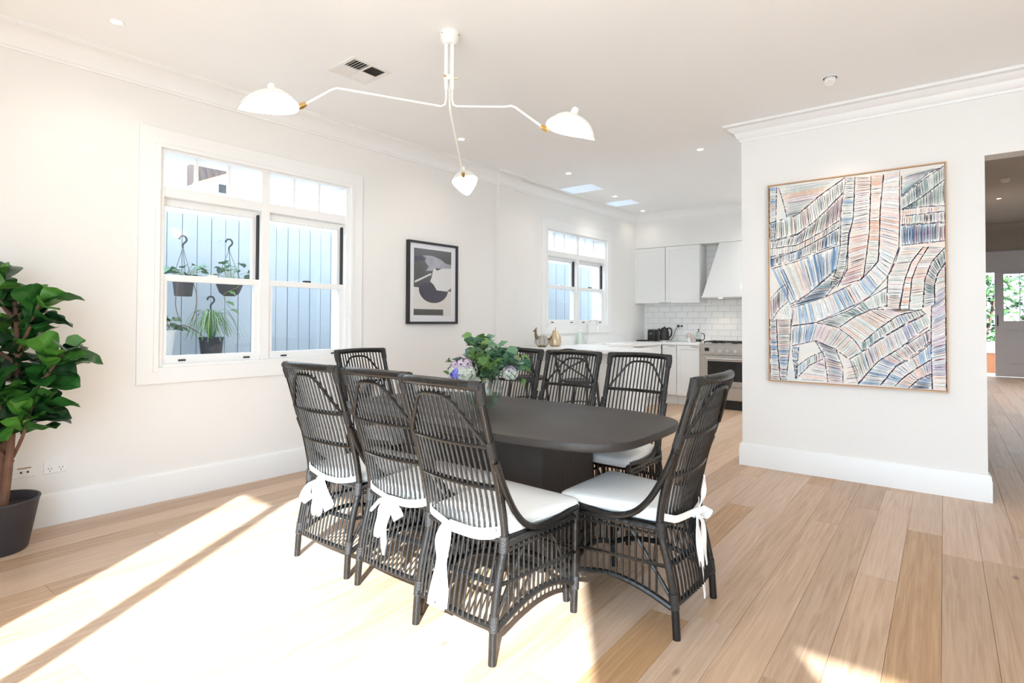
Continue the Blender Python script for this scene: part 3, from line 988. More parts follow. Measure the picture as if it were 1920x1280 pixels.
proto, proto_cu = make_chair()
CHAIRS = [
    (-1.567, 1.905, -0.045, 'tail', 'black rattan dining chair nearest the camera, wide white tie hanging down its back'),
    (-2.068, 1.98, 0.0, 'bow', 'black rattan dining chair, middle of the near row, white sash in a bow'),
    (-2.612, 1.985, 0.01, 'bunch', 'black rattan dining chair, leftmost of the near row, white ties bunched in loops'),
    (-1.13, 2.455, PI / 2 - 0.01, 'long', 'black rattan dining chair at the right end of the table with long tie ends'),
    (-3.27, 2.73, -PI / 2 + 0.02, None, 'black rattan dining chair at the far left end of the table under the window'),
    (-2.71, 3.26, PI + 0.05, None, 'black rattan dining chair behind the flower vase on the kitchen side'),
    (-2.20, 3.25, PI, None, 'black rattan dining chair in the middle of the kitchen side with a stool behind'),
    (-1.69, 3.27, PI - 0.03, None, 'black rattan dining chair on the kitchen side nearest the white partition wall'),
]
for i, (x, y, rz, st, lab) in enumerate(CHAIRS):
    c = proto if i == len(CHAIRS) - 1 else copy_tree(proto)
    c.location = (x, y, 0)
    c.rotation_euler = (0, 0, rz)
    tag(c, lab, 'chair', 'rattan dining chairs round the table')
    if st:
        cu_ = [k for k in c.children if k.name.startswith('cushion')][0]
        sash(cu_, st, random)

# ------------------------------------------------------------------ dining table
tb = thing('dining_table', 'dark brown dining table with rounded corners on a box pedestal', 'table', (-2.185, 2.65, 0))
hx, hy = 1.065, 0.545


def superell(a, b, n=4.2, N=72):
    out = []
    for k in range(N):
        t = 2 * PI * k / N
        c, s = math.cos(t), math.sin(t)
        out.append((a * math.copysign(abs(c) ** (2 / n), c), b * math.copysign(abs(s) ** (2 / n), s)))
    return out


MB().slab(superell(hx, hy), [(0.705, 0.016), (0.712, 0.004), (0.72, 0.0), (0.742, 0.0), (0.748, 0.003), (0.75, 0.008)]).build('table_top', M_TABLE, tb)
MB().box(-0.535, 0.535, -0.265, 0.265, 0.03, 0.705, 0.006).build('pedestal', M_TABLE, tb, smooth=False)
MB().box(-0.545, 0.545, -0.275, 0.275, 0.0, 0.03, 0.004).build('plinth', M_TABLE, tb, smooth=False)

# ------------------------------------------------------------------ chandelier
CHX, CHY = -2.42, 2.476
ch = thing('chandelier', 'white three-armed ceiling lamp with bent arms and shell-shaped shades', 'ceiling lamp', (CHX, CHY, CEIL))
MB().lathe([(0.0, 0.0), (0.058, 0.0), (0.06, -0.012), (0.055, -0.05), (0.038, -0.075), (0.0, -0.078)], 28).build('canopy', M_LAMP, ch)
for a in (0.4, 2.5, 4.6):
    MB().lathe([(0, -0.004), (0.006, -0.003), (0.006, 0.003), (0, 0.004)], 8, (0.06 * math.cos(a), 0.06 * math.sin(a), -0.02)).build('screw', M_STEEL, ch)
cr = rgt0.copy()
cf = Vector((-math.sin(YAW), math.cos(YAW), 0))
zj = 2.62 - CEIL
ARMS = [  # direction (camera-right, forward), elbow L,z, joint L,z, shade pitch
    ((-0.87, -0.5), 0.683, 2.605, 0.86, 2.468),
    ((0.87, -0.5), 0.445, 2.555, 0.655, 2.385),
    ((0.02, 1.0), 0.52, 2.505, 0.80, 2.425),
]
for i, (dr, Le, ze, Lj, zjn) in enumerate(ARMS):
    d = (cr * dr[0] + cf * dr[1]).normalized()
    o0 = d * 0.022
    arm = MB()
    arm.tube([(o0.x, o0.y, -0.07), (o0.x, o0.y, -0.36)], 0.0125, 10).build('rod', M_LAMP, ch)
    pts = [Vector((o0.x, o0.y, -0.34)), Vector((o0.x, o0.y, zj + 0.05)), d * 0.03 + Vector((0, 0, zj + 0.015)), d * 0.055 + Vector((0, 0, zj)), d * (Le - 0.04) + Vector((0, 0, ze - CEIL - 0.004)), d * Le + Vector((0, 0, ze - CEIL - 0.006)),
           d * (Le + 0.03) + Vector((0, 0, ze - CEIL - 0.022)), d * Lj + Vector((0, 0, zjn - CEIL))]
    MB().tube(pts, 0.0065, 8).build('arm', M_LAMP, ch)
    j0 = d * (Lj - 0.012) + Vector((0, 0, zjn - CEIL + 0.009)); j1 = d * (Lj + 0.03) + Vector((0, 0, zjn - CEIL - 0.02))
    MB().tube([j0, (j0 + j1) / 2, j1], [0.012, 0.016, 0.011], 10).build('swivel', M_BRASS, ch)
    # shell-shaped shade
    sroot = empty('shade', tuple(d * (Lj + 0.145) + Vector((0, 0, zjn - CEIL - 0.03))), math.atan2(d.y, d.x), ch)
    tilt = (0.12, 0.33, 0.22)[i]
    sroot.rotation_euler = ((0.27, -0.27, -0.16)[i], tilt, math.atan2(d.y, d.x))
    NU, NV = 32, 12

    def shell(off):
        def fn(u, v):
            a = 2 * PI * u
            r = math.sin(v * PI / 2) ** 0.9
            c, s = math.cos(a), math.sin(a)
            L_ = 0.185 if c > 0 else 0.125
            Wd = 0.102 * (1 - 0.38 * max(0, c) ** 1.5)
            h = 0.055 + 0.035 * (1 - r) ** 0.7
            prof = (1 - r ** 2.6)
            lip = -0.012 * r ** 3 * math.cos(2 * a) - 0.018 * max(0, c) ** 2 * r ** 3
            return Vector(((L_ * c) * r * (1 - off), (Wd * s) * r * (1 - off), 0.085 * prof * (1 - off) + lip))
        return fn
    sh = MB()
    sh.grid(shell(0.0), NU, NV)
    sh.grid(shell(0.025), NU, NV)
    sh.build('shade_shell', M_LAMP, sroot)
    MB().lathe([(0.0, 0.128), (0.017, 0.126), (0.021, 0.118), (0.021, 0.085), (0.03, 0.078), (0.034, 0.07)], 16).build('shade_cap', M_LAMP, sroot)
    MB().lathe([(0.0, -0.005), (0.02, 0.0), (0.032, 0.018), (0.03, 0.038), (0.016, 0.056), (0.014, 0.078), (0.0, 0.08)], 16).build('bulb', M_BULB, sroot)
    pl = bpy.data.lights.new('bulb_light', 'POINT'); pl.energy = 4; pl.color = (1, 0.94, 0.86); pl.shadow_soft_size = 0.033
    plo = bpy.data.objects.new('bulb_light', pl); col.objects.link(plo); plo.parent = sroot; plo.location = (0.0, 0, -0.03)
for a in (0.6, 0.6 + 2 * PI / 3, 0.6 + 4 * PI / 3):
    MB().tube([(0.03 * math.cos(a), 0.03 * math.sin(a), -0.285), (0.05 * math.cos(a), 0.05 * math.sin(a), -0.285)], 0.006, 8).build('clamp_screw', M_BRASS, ch)
MB().lathe([(0.0, -0.27), (0.03, -0.27), (0.036, -0.28), (0.036, -0.29), (0.03, -0.30), (0.0, -0.30)], 20).build('clamp_ring', M_LAMP, ch)

# ------------------------------------------------------------------ ceiling fittings
DL = [(-3.925, 1.161, 'round recessed downlight in the ceiling above the fig plant'),
      (-3.755, 4.014, 'recessed downlight just beyond the farthest lamp arm'),
      (-1.991, 5.758, 'recessed downlight near the end of the partition wall cornice'),
      (-3.589, 5.738, 'recessed downlight on the dining side of the two skylights'),
      (-3.72, 7.20, 'recessed downlight between the two skylights'),
      (-3.849, 8.42, 'recessed downlight close to the bulkhead over the white cupboards')]


def downlight(x, y, z, lab, en, r=0.042, col_=(1, 0.92, 0.82), m=M_DLIT):
    d = thing('downlight', lab, 'downlight', (x, y, z), 0, 'recessed ceiling downlights')
    MB().lathe([(r * 0.72, 0.002), (r * 0.78, -0.002), (r, -0.004), (r * 1.08, -0.002), (r * 1.08, 0.0)], 28).build('trim_ring', M_PLWHITE, d)
    MB().lathe([(0.0, -0.0015), (r * 0.72, -0.0015), (r * 0.72, 0.002), (0, 0.002)], 24).build('lens', m, d)
    sp = bpy.data.lights.new('downlight_beam', 'SPOT')
    sp.energy = en; sp.color = col_; sp.spot_size = math.radians(140); sp.spot_blend = 1.0; sp.shadow_soft_size = 0.03
    so = bpy.data.objects.new('downlight_beam', sp); col.objects.link(so); so.parent = d; so.location = (0, 0, -0.02)
    return d


for x, y, lab in DL:
    downlight(x, y, CEIL, lab, 7 if y < 5 else (2.5 if y > 8 else 9))
for x, y, lab in ((-1.9, 7.3, 'added unseen downlight brightening the kitchen, middle one'), (-1.9, 8.3, 'added unseen downlight brightening the kitchen, in front of the oven'), (-0.9, 8.5, 'added unseen downlight brightening the inner end of the kitchen')):  # extra lamps added out of view to lift the kitchen light
    downlight(x, y, CEIL, lab, 23)
downlight(0.848, 14.045, HC, 'lit downlight in the dim hall ceiling, the far one', 210)
downlight(0.93, 10.554, HC, 'lit downlight in the dim hall ceiling, the near one at the photo edge', 110)
sm = thing('smoke_detector', 'white round smoke detector on the dim hall ceiling', 'smoke detector', (0.82, 12.22, HC))
MB().lathe([(0, -0.045), (0.04, -0.045), (0.055, -0.03), (0.06, -0.01), (0.06, 0)], 24).build('cover', M_PLWHITE, sm)
MB().lathe([(0.062, -0.008), (0.068, -0.006), (0.068, 0.0), (0.0, 0.0)], 24).build('base', M_PLWHITE, sm)
# gimbal spotlight
ey_ = thing('gimbal_spotlight', 'white tilted gimbal spotlight dropping out of the ceiling before the painting', 'spotlight', (-0.647, 4.634, CEIL))
MB().lathe([(0.0, -0.0005), (0.046, -0.0005), (0.046, 0.001), (0.0, 0.001)], 28).build('dark_recess', M_SLOT, ey_)
MB().lathe([(0.046, 0.0), (0.046, -0.004), (0.056, -0.003), (0.056, 0)], 28).build('trim_ring', M_PLWHITE, ey_)
g_ = MB().lathe([(0, -0.035), (0.03, -0.035), (0.036, -0.03), (0.038, 0.02), (0.0, 0.022)], 24).build('lamp_head', M_PLWHITE, ey_, (0, 0, -0.012))
g_.rotation_euler = (-0.45, 0.0, 0)
sp = bpy.data.lights.new('gimbal_beam', 'SPOT')
sp.energy = 10; sp.color = (1, 0.86, 0.7); sp.spot_size = math.radians(75); sp.spot_blend = 0.9; sp.shadow_soft_size = 0.03
so = bpy.data.objects.new('gimbal_beam', sp); col.objects.link(so); so.parent = ey_; so.location = (0, 0.03, -0.07)
so.rotation_euler = (0.42, 0, 0)
# air vent
vt = thing('air_vent', 'square white ceiling air vent with four sets of louvres', 'vent', (-3.30, 2.46, CEIL), -0.03)
a = 0.165
fr = MB()
fr.box(-a, a, -a, -a + 0.035, -0.008, 0, 0.003).box(-a, a, a - 0.035, a, -0.008, 0, 0.003)
fr.box(-a, -a + 0.035, -a + 0.035, a - 0.035, -0.008, 0, 0.003).box(a - 0.035, a, -a + 0.035, a - 0.035, -0.008, 0, 0.003)
fr.build('frame', M_PLWHITE, vt, smooth=False)
MB().box(-a + 0.03, a - 0.03, -a + 0.03, a - 0.03, -0.0008, 0).build('duct', M_SLOT, vt, smooth=False)
MB().box(-0.007, 0.007, -a + 0.035, a - 0.035, -0.008, -0.001).build('divider', M_PLWHITE, vt, smooth=False)
MB().box(-a + 0.035, a - 0.035, -0.007, 0.007, -0.0079, -0.001).build('divider', M_PLWHITE, vt, smooth=False)
for qx in (0, 1):
    for qy in (0, 1):
        for k in range(5):
            along = (qx + qy) % 2
            c0 = 0.012 + 0.117 * (k + 0.5) / 5
            sx = -1 if qx == 0 else 1
            sy = -1 if qy == 0 else 1
            m_ = MB()
            e0, e1 = 0.008, 0.129
            if along:
                m_.add([(sx * e0, sy * (c0 - 0.0105), -0.001), (sx * e1, sy * (c0 - 0.0105), -0.001), (sx * e1, sy * (c0 + 0.006), -0.009), (sx * e0, sy * (c0 + 0.006), -0.009)], [(0, 1, 2, 3)])
            else:
                m_.add([(sx * (c0 - 0.0105), sy * e0, -0.001), (sx * (c0 - 0.0105), sy * e1, -0.001), (sx * (c0 + 0.006), sy * e1, -0.009), (sx * (c0 + 0.006), sy * e0, -0.009)], [(0, 1, 2, 3)])
            v0 = list(m_.v); m_.add([(x_, y_, z_ + 0.0015) for x_, y_, z_ in v0], [(3, 2, 1, 0)])
            m_.build('louvre', M_PLWHITE, vt, smooth=False)

# ------------------------------------------------------------------ power outlets on the left wall
for s_, w2, lab in ((0.83, 0.058, 'white double power point low on the wall to the right of the fig plant'), (0.675, 0.057, 'white wall socket plate half hidden behind the fig trunk')):
    p = LW(s_, 0.0, 0.362)
    ou = thing('wall_socket', lab, 'socket', p, -AL)
    MB().box(0, 0.009, -w2, w2, -0.037, 0.037, 0.003).build('plate', M_PLWHITE, ou, smooth=False)
    if s_ > 0.8:
        for q in (-0.028, 0.028):
            MB().box(0.009, 0.013, q - 0.007, q + 0.007, 0.012, 0.026, 0.002).build('switch', M_PLWHITE, ou, smooth=False)
            for qq, zz in ((-0.008, -0.006), (0.008, -0.006), (0, -0.022)):
                MB().box(0.0085, 0.0096, q + qq - 0.0015, q + qq + 0.0015, zz - 0.005, zz + 0.005).build('slot', M_SLOT, ou, smooth=False)
    else:
        for q in (-0.012, 0.02):
            MB().tube([(0.008, q, -0.004), (0.014, q, -0.004)], 0.006, 10).build('connector', M_SLOT, ou)
        MB().box(0.009, 0.011, -0.03, 0.036, 0.018, 0.024).build('strip', M_FASCIA, ou, smooth=False)

# ------------------------------------------------------------------ large abstract painting on the partition
PX0, PX1, PZ0, PZ1 = -1.222, 0.02, 0.78, 2.50
pt = thing('abstract_painting', 'large abstract painting of hatched pink, blue and white bands in a thin timber frame', 'painting', (PX0, YP, PZ0))
PWD, PHT = PX1 - PX0, PZ1 - PZ0
M_PFRAME = mat('oak_frame', (0.56, 0.36, 0.21), 0.5, var=0.15, vscale=20)
for nm, b_ in (('frame_side', (-0.006, 0.004, -0.05, 0, -0.006, PHT + 0.006)), ('frame_side', (PWD - 0.004, PWD + 0.006, -0.05, 0, -0.006, PHT + 0.006)),
               ('frame_side', (0.004, PWD - 0.004, -0.05, 0, -0.006, 0.004)), ('frame_side', (0.004, PWD - 0.004, -0.05, 0, PHT - 0.004, PHT + 0.006))):
    MB().box(*b_).build(nm, M_PFRAME, pt, smooth=False)
# canvas wash
mcv = bpy.data.materials.new('canvas_wash'); mcv.use_nodes = True
nt = mcv.node_tree
tc = nt.nodes.new('ShaderNodeTexCoord'); ns = nt.nodes.new('ShaderNodeTexNoise')
ns.inputs['Scale'].default_value = 3.2; ns.inputs['Detail'].default_value = 5; ns.inputs['Distortion'].default_value = 0.6
rp = nt.nodes.new('ShaderNodeValToRGB')
els = rp.color_ramp.elements
els[0].position = 0.28; els[0].color = (0.56, 0.66, 0.72, 1)
els[1].position = 0.72; els[1].color = (0.78, 0.66, 0.60, 1)
for p_, c_ in ((0.42, (0.74, 0.74, 0.70, 1)), (0.52, (0.80, 0.76, 0.70, 1)), (0.62, (0.78, 0.69, 0.63, 1))):
    e_ = els.new(p_); e_.color = c_
nt.links.new(tc.outputs['Object'], ns.inputs['Vector']); nt.links.new(ns.outputs['Fac'], rp.inputs['Fac'])
nt.links.new(rp.outputs['Color'], nt.nodes['Principled BSDF'].inputs['Base Color'])
nt.nodes['Principled BSDF'].inputs['Roughness'].default_value = 0.7
cv = MB().box(0.007, PWD - 0.007, -0.042, 0, 0.007, PHT - 0.007).build('canvas', mcv, pt, smooth=False)
PAINT = {'k': (0.022, 0.025, 0.045), 'n': (0.03, 0.05, 0.13), 'b': (0.13, 0.24, 0.42), 'B': (0.42, 0.55, 0.68), 'g': (0.10, 0.17, 0.16), 'm': (0.20, 0.035, 0.09),
         'p': (0.78, 0.53, 0.43), 'P': (0.80, 0.66, 0.60), 'w': (0.80, 0.80, 0.76), 'v': (0.62, 0.52, 0.60), 'o': (0.55, 0.36, 0.25), 'G': (0.40, 0.50, 0.48)}
PKEYS = list(PAINT)
PMATS = [mat('paint_' + {'k': 'ink', 'n': 'navy', 'b': 'blue', 'B': 'pale_blue', 'g': 'bottle_green', 'm': 'maroon', 'p': 'peach', 'P': 'blush', 'w': 'white', 'v': 'mauve', 'o': 'ochre', 'G': 'sage'}[k], c, 0.6, var=0.25, vscale=40) for k, c in PAINT.items()]
# corners of the canvas in the tracing grid -> unit square
QC = [(57, 1158), (947, 1212), (942, 62), (57, 185)]


def solve8(src, dst):
    A = []; B = []
    for (x, y), (u, v) in zip(src, dst):
        A.append([x, y, 1, 0, 0, 0, -u * x, -u * y]); B.append(u)
        A.append([0, 0, 0, x, y, 1, -v * x, -v * y]); B.append(v)
    n = 8
    for i in range(n):
        p_ = max(range(i, n), key=lambda r_: abs(A[r_][i]))
        A[i], A[p_] = A[p_], A[i]; B[i], B[p_] = B[p_], B[i]
        for r_ in range(n):
            if r_ != i:
                f_ = A[r_][i] / A[i][i]
                if f_:
                    A[r_] = [a_ - f_ * c_ for a_, c_ in zip(A[r_], A[i])]; B[r_] -= f_ * B[i]
    return [B[i] / A[i][i] for i in range(n)]


Hh = solve8(QC, [(0, 0), (1, 0), (1, 1), (0, 1)])


def puv(x, y):
    d_ = Hh[6] * x + Hh[7] * y + 1
    u = (Hh[0] * x + Hh[1] * y + Hh[2]) / d_; v = (Hh[3] * x + Hh[4] * y + Hh[5]) / d_
    return Vector((min(max(u, 0.007), 0.993) * PWD, min(max(v, 0.006), 0.994) * PHT))


BANDS = [  # edge A, edge B, wash colours, hatch colours, hatch density
    ([(632, 125), (615, 300), (605, 560), (520, 650), (340, 740), (170, 795)], [(712, 105), (712, 300), (708, 490), (650, 640), (545, 750), (300, 865), (170, 885)], 'PPpPwBBbB', 'BvbBBbnBb', 60),
    ([(570, 130), (560, 420), (530, 640), (500, 660)], [(632, 125), (615, 300), (605, 560), (520, 650)], 'pPpPw', 'oPoGn', 44),
    ([(490, 135), (480, 350), (455, 430), (450, 600), (400, 690)], [(570, 130), (560, 420), (530, 640), (515, 655)], 'PwwPpPm', 'kmmkmookmm', 40),
    ([(445, 140), (420, 300), (415, 480), (395, 600), (360, 700)], [(490, 135), (480, 350), (460, 430), (440, 600), (400, 690)], 'wBwww', 'kgkng', 52),
    ([(65, 370), (200, 330), (300, 240), (430, 150)], [(65, 460), (200, 425), (290, 360), (430, 215)], 'wPww', 'kgnk', 34),
    ([(65, 465), (200, 430), (290, 360), (430, 220)], [(65, 500), (200, 480), (330, 410), (412, 355)], 'wwPp', 'gkkgn', 40),
    ([(65, 500), (200, 480), (330, 410), (412, 355)], [(65, 555), (200, 510), (330, 440), (412, 390)], 'wPw', 'vGok', 30),
    ([(65, 540), (200, 510), (330, 440), (412, 390)], [(65, 590), (200, 550), (330, 500), (412, 470)], 'bBwB', 'nbkkk', 40),
    ([(60, 190), (62, 300), (65, 460)], [(100, 190), (95, 320), (90, 450)], 'BPB', 'bnbk', 22),
    ([(110, 195), (130, 260), (150, 340)], [(440, 140), (330, 220), (200, 330)], 'wPPw', 'GovGk', 26),
    ([(70, 600), (200, 560), (410, 480)], [(160, 780), (260, 720), (390, 600)], 'BPBbb', 'bGobnb', 30),
    ([(165, 790), (260, 720), (400, 600)], [(340, 740), (380, 690), (430, 640)], 'wBw', 'bngo', 26),
    ([(712, 490), (690, 560), (650, 640), (645, 790)], [(830, 485), (770, 560), (735, 650), (705, 800)], 'wPwP', 'oGGvk', 28),
    ([(830, 485), (770, 560), (735, 650), (710, 800)], [(855, 485), (800, 570), (770, 650), (755, 800)], 'ppp', 'pPo', 14),
    ([(855, 485), (800, 570), (770, 650), (755, 800)], [(935, 490), (870, 560), (835, 650), (825, 790)], 'wPPw', 'mvooG', 26),
    ([(935, 490), (870, 560), (835, 650), (825, 790)], [(942, 560), (900, 620), (882, 680), (885, 770)], 'wwGw', 'gkgkn', 30),
    ([(940, 560), (900, 620), (882, 680), (885, 770)], [(943, 570), (943, 620), (943, 680), (943, 720)], 'vPvP', 'vGob', 18),
    ([(722, 130), (722, 180), (722, 235)], [(935, 80), (850, 120), (760, 200)], 'PwG', 'GvGb', 16),
    ([(722, 240), (830, 150), (935, 80)], [(722, 300), (820, 240), (935, 150)], 'wGw', 'gkGg', 26),
    ([(725, 300), (820, 240), (935, 150)], [(725, 300), (830, 285), (938, 280)], 'Gww', 'kgkg', 24),
    ([(722, 302), (938, 282)], [(722, 332), (938, 305)], 'pPp', 'oP', 10),
    ([(722, 334), (938, 307)], [(720, 375), (938, 360)], 'wPw', 'oGkv', 26),
    ([(720, 380), (938, 365)], [(720, 480), (938, 455)], 'BbBw', 'nnkmnm', 26),
    ([(172, 885), (300, 868), (400, 890), (480, 950), (520, 1010)], [(172, 985), (290, 957), (390, 1000), (455, 1050)], 'BBPPpP', 'bbvGoG', 40),
    ([(300, 865), (450, 810), (560, 740), (645, 690)], [(410, 890), (480, 840), (570, 800), (650, 780)], 'wGw', 'kgkGg', 30),
    ([(410, 890), (480, 840), (570, 800), (720, 800)], [(520, 970), (600, 900), (700, 830), (820, 800)], 'PpPw', 'oGovo', 26),
    ([(520, 970), (600, 900), (700, 830), (820, 800)], [(520, 1010), (620, 940), (740, 870), (840, 820)], 'GwBw', 'gkGbg', 34),
    ([(455, 1050), (520, 1015), (620, 945), (740, 875), (840, 825)], [(500, 1170), (600, 1060), (700, 1000), (830, 900), (865, 880)], 'wPwvw', 'gbovbG', 46),
    ([(500, 1175), (600, 1060), (700, 1000), (860, 900)], [(610, 1180), (690, 1080), (790, 1020), (860, 960)], 'BbPwm', 'nbmkmm', 34),
    ([(610, 1185), (690, 1085), (790, 1030), (860, 970)], [(680, 1185), (740, 1130), (800, 1090), (865, 1050)], 'BwPB', 'bvGb', 24),
    ([(680, 1185), (740, 1130), (800, 1090), (865, 1050)], [(750, 1195), (800, 1150), (868, 1120)], 'PpP', 'oPb', 16),
    ([(750, 1195), (800, 1150), (868, 1120)], [(868, 1198), (868, 1170), (868, 1130)], 'wBw', 'nbk', 16),
    ([(868, 780), (865, 900), (865, 1000), (870, 1200)], [(943, 725), (944, 900), (945, 1000), (946, 1208)], 'vPvBvP', 'vbvmbP', 44),
    ([(290, 960), (335, 1040), (350, 1165)], [(390, 1000), (425, 1090), (425, 1170)], 'wPw', 'kGkbm', 24),
    ([(62, 850), (63, 1000), (65, 1152)], [(95, 850), (100, 1000), (112, 1157)], 'wBP', 'kmbk', 30),
    ([(95, 852), (102, 1000), (116, 1157)], [(170, 850), (160, 1000), (142, 1158)], 'PwBw', 'kgmnk', 34),
    ([(65, 750), (110, 700), (155, 665)], [(70, 860), (110, 800), (155, 760)], 'wwP', 'mkb', 12),
    ([(70, 870), (110, 805), (158, 765)], [(100, 850), (130, 850), (165, 850)], 'PPw', 'wG', 6),
    ([(190, 1090), (260, 1040), (330, 1010)], [(190, 1150), (260, 1080), (335, 1045)], 'wBw', 'bGk', 14),
    ([(172, 990), (180, 1060), (190, 1150)], [(205, 990), (200, 1060), (192, 1150)], 'BGB', 'bbn', 16),
    ([(430, 1060), (440, 1110), (440, 1168)], [(455, 1055), (520, 1090), (500, 1170)], 'wPw', 'vPo', 10),
    ([(200, 1155), (260, 1090), (335, 1050)], [(345, 1163), (345, 1120), (340, 1060)], 'PPv', 'PvG', 10),
]


def polyat(pl, t):
    seg = [math.dist(pl[i], pl[i + 1]) for i in range(len(pl) - 1)]
    L_ = sum(seg) * t
    for i, s_ in enumerate(seg):
        if L_ <= s_ or i == len(seg) - 1:
            u = L_ / s_ if s_ else 0
            return (pl[i][0] + (pl[i + 1][0] - pl[i][0]) * u, pl[i][1] + (pl[i + 1][1] - pl[i][1]) * u)
        L_ -= s_


bw = MB()
rb = random.Random(11)


def stroke(p, q, wd, key, yo):
    """one flat brush mark between two tracing points"""
    a, b = puv(*p), puv(*q)
    d = b - a
    if d.length < 1e-4: return
    nn = Vector((-d.y, d.x)).normalized() * wd / 2
    bw.mi = PKEYS.index(key)
    mid = (a + b) / 2 + nn * rb.uniform(-0.5, 0.5)
    vs = []
    for c_, k in ((a, 0.7), (mid, 1.0), (b, 0.6)):
        for s_ in (-1, 1):
            w3 = c_ + nn * s_ * k
            vs.append((w3.x, yo, w3.y))
    bw.add(vs, [(0, 1, 3, 2), (2, 3, 5, 4)])


for ea, eb, wash, hat, n in BANDS:
    for k in range(len(wash) * 4):                      # broad wash marks
        t0 = (k + 0.5) / (len(wash) * 4)
        pa, pb = polyat(ea, t0), polyat(eb, t0)
        key = wash[min(int(t0 * len(wash)), len(wash) - 1)]
        key = {'b': rb.choice('BBbw'), 'm': rb.choice('PPwv'), 'p': rb.choice('pP')}.get(key, key)
        if rb.random() < 0.45: key = rb.choice('wwwPw')
        la = (puv(*polyat(ea, 0)) - puv(*polyat(ea, 1))).length
        stroke(pa, pb, max(0.008, 0.8 * la / (len(wash) * 4)), key, -0.0424 - rb.random() * 0.0002)
    n2 = int(n * 1.75)
    for k in range(n2):                                 # fine hatching
        t0 = min(max((k + rb.uniform(0.25, 0.75)) / n2, 0.005), 0.995)
        pa, pb = polyat(ea, t0), polyat(eb, min(max(t0 + rb.uniform(-0.012, 0.012), 0), 1))
        u0, u1 = rb.uniform(0.0, 0.2), rb.uniform(0.8, 1.0)
        p1 = (pa[0] + (pb[0] - pa[0]) * u0, pa[1] + (pb[1] - pa[1]) * u0)
        p2 = (pa[0] + (pb[0] - pa[0]) * u1, pa[1] + (pb[1] - pa[1]) * u1)
        kk = min(int(t0 * len(hat)), len(hat) - 1)
        key = hat[kk] if rb.random() < 0.6 else rb.choice(hat + 'kgn')
        stroke(p1, p2, rb.uniform(0.0022, 0.0056), key, -0.0428)
for ea, eb, wash, hat, n in BANDS:                      # dark contour lines
    if n < 11: continue
    for e_ in (ea, eb):
        m_ = 26
        for k in range(m_):
            if rb.random() < 0.10: continue
            stroke(polyat(e_, k / m_), polyat(e_, min((k + 1.15) / m_, 1)), rb.uniform(0.0035, 0.0095), rb.choice('kknkm' if n > 20 else 'kkn'), -0.0431)
bo = bw.build('brushwork', PMATS, cv, smooth=False)
bo['kind'] = 'stuff'

# ------------------------------------------------------------------ small framed print on the left wall
fp = thing('framed_print', 'black framed abstract print in grey, purple and white between window and pilaster', 'picture', LW(3.63, 0.0, 1.262), -AL)
FW, FH = 0.702, 0.865


def fb(nm, d0, d1, y0, y1, z0, z1, m=M_BLACK, par=fp, ch=0.0015): return MB().box(d0, d1, y0, y1, z0, z1, ch).build(nm, m, par, smooth=False)


ft = 0.024
fb('frame_side', 0, 0.04, 0, ft, 0, FH); fb('frame_side', 0, 0.04, FW - ft, FW, 0, FH)
fb('frame_side', 0, 0.04, ft, FW - ft, 0, ft); fb('frame_side', 0, 0.04, ft, FW - ft, FH - ft, FH)
fb('mat_board', 0, 0.02, ft, FW - ft, ft, FH - ft, mat('mat_board', (0.78, 0.77, 0.80), 0.8, var=0.01), ch=0)
art = fb('print', 0.018, 0.0215, 0.085, FW - 0.09, 0.085, FH - 0.075, mat('print_paper', (0.70, 0.67, 0.62), 0.8, var=0.03, vscale=4), ch=0)
aw, ah = FW - 0.175, FH - 0.16


def art_poly(nm, pts, m, off):
    MB().prism([(0.085 + x * aw, 0.085 + (1 - y) * ah) for x, y in pts], lambda a_, b_, d_: (d_, a_, b_), 0.0215, 0.0215 + off).build(nm, m, art, smooth=False)


M_A1 = mat('print_charcoal', (0.055, 0.047, 0.047), 0.7, var=0.5, vscale=7)
M_A2 = mat('print_violet', (0.022, 0.010, 0.04), 0.7, var=0.3, vscale=9)
M_A3 = mat('print_smoke', (0.36, 0.35, 0.40), 0.8, var=0.5, vscale=9)
M_A4 = mat('print_white', (0.70, 0.69, 0.68), 0.8, var=0.08, vscale=20)
art_poly('print_field', [(0, 0), (1, 0), (1, 0.62), (0, 0.575)], M_A1, 0.0004)
art_poly('print_cloud', [(0.22, 0.10), (0.45, 0.09), (0.7, 0.13), (0.85, 0.19), (1, 0.2), (1, 0.30), (0.8, 0.28), (0.6, 0.27), (0.45, 0.32), (0.3, 0.33), (0.38, 0.26), (0.3, 0.2)], M_A3, 0.0006)
art_poly('print_cloud', [(0, 0.13), (0.18, 0.1), (0.32, 0.13), (0.3, 0.17), (0.12, 0.19), (0, 0.2)], M_A2, 0.0006)
art_poly('print_sail', [(0.5, 0.30), (0.54, 0.275), (0.6, 0.31), (0.75, 0.27), (1, 0.26), (1, 0.56), (0.88, 0.62), (0.6, 0.61), (0.52, 0.53), (0.42, 0.48), (0.46, 0.42), (0.48, 0.36)], M_A4, 0.0008)
art_poly('print_boom', [(0.02, 0.485), (0.44, 0.355), (0.46, 0.375), (0.03, 0.515)], M_A4, 0.0008)
hull = [(0.13, 0.56)] + [(0.52 + 0.39 * math.cos(math.radians(a_)), 0.60 + 0.205 * math.sin(math.radians(a_))) for a_ in range(175, -1, -7)] + [(0.88, 0.60), (0.58, 0.59), (0.45, 0.52), (0.3, 0.5)]
art_poly('print_hull', hull, M_A2, 0.0007)
art_poly('print_strip', [(0, 0.90), (0.78, 0.90), (0.78, 0.99), (0, 0.99)], M_A1, 0.0006)
fb('picture_glass', 0.026, 0.028, ft, FW - ft, ft, FH - ft, M_GLASS, ch=0)

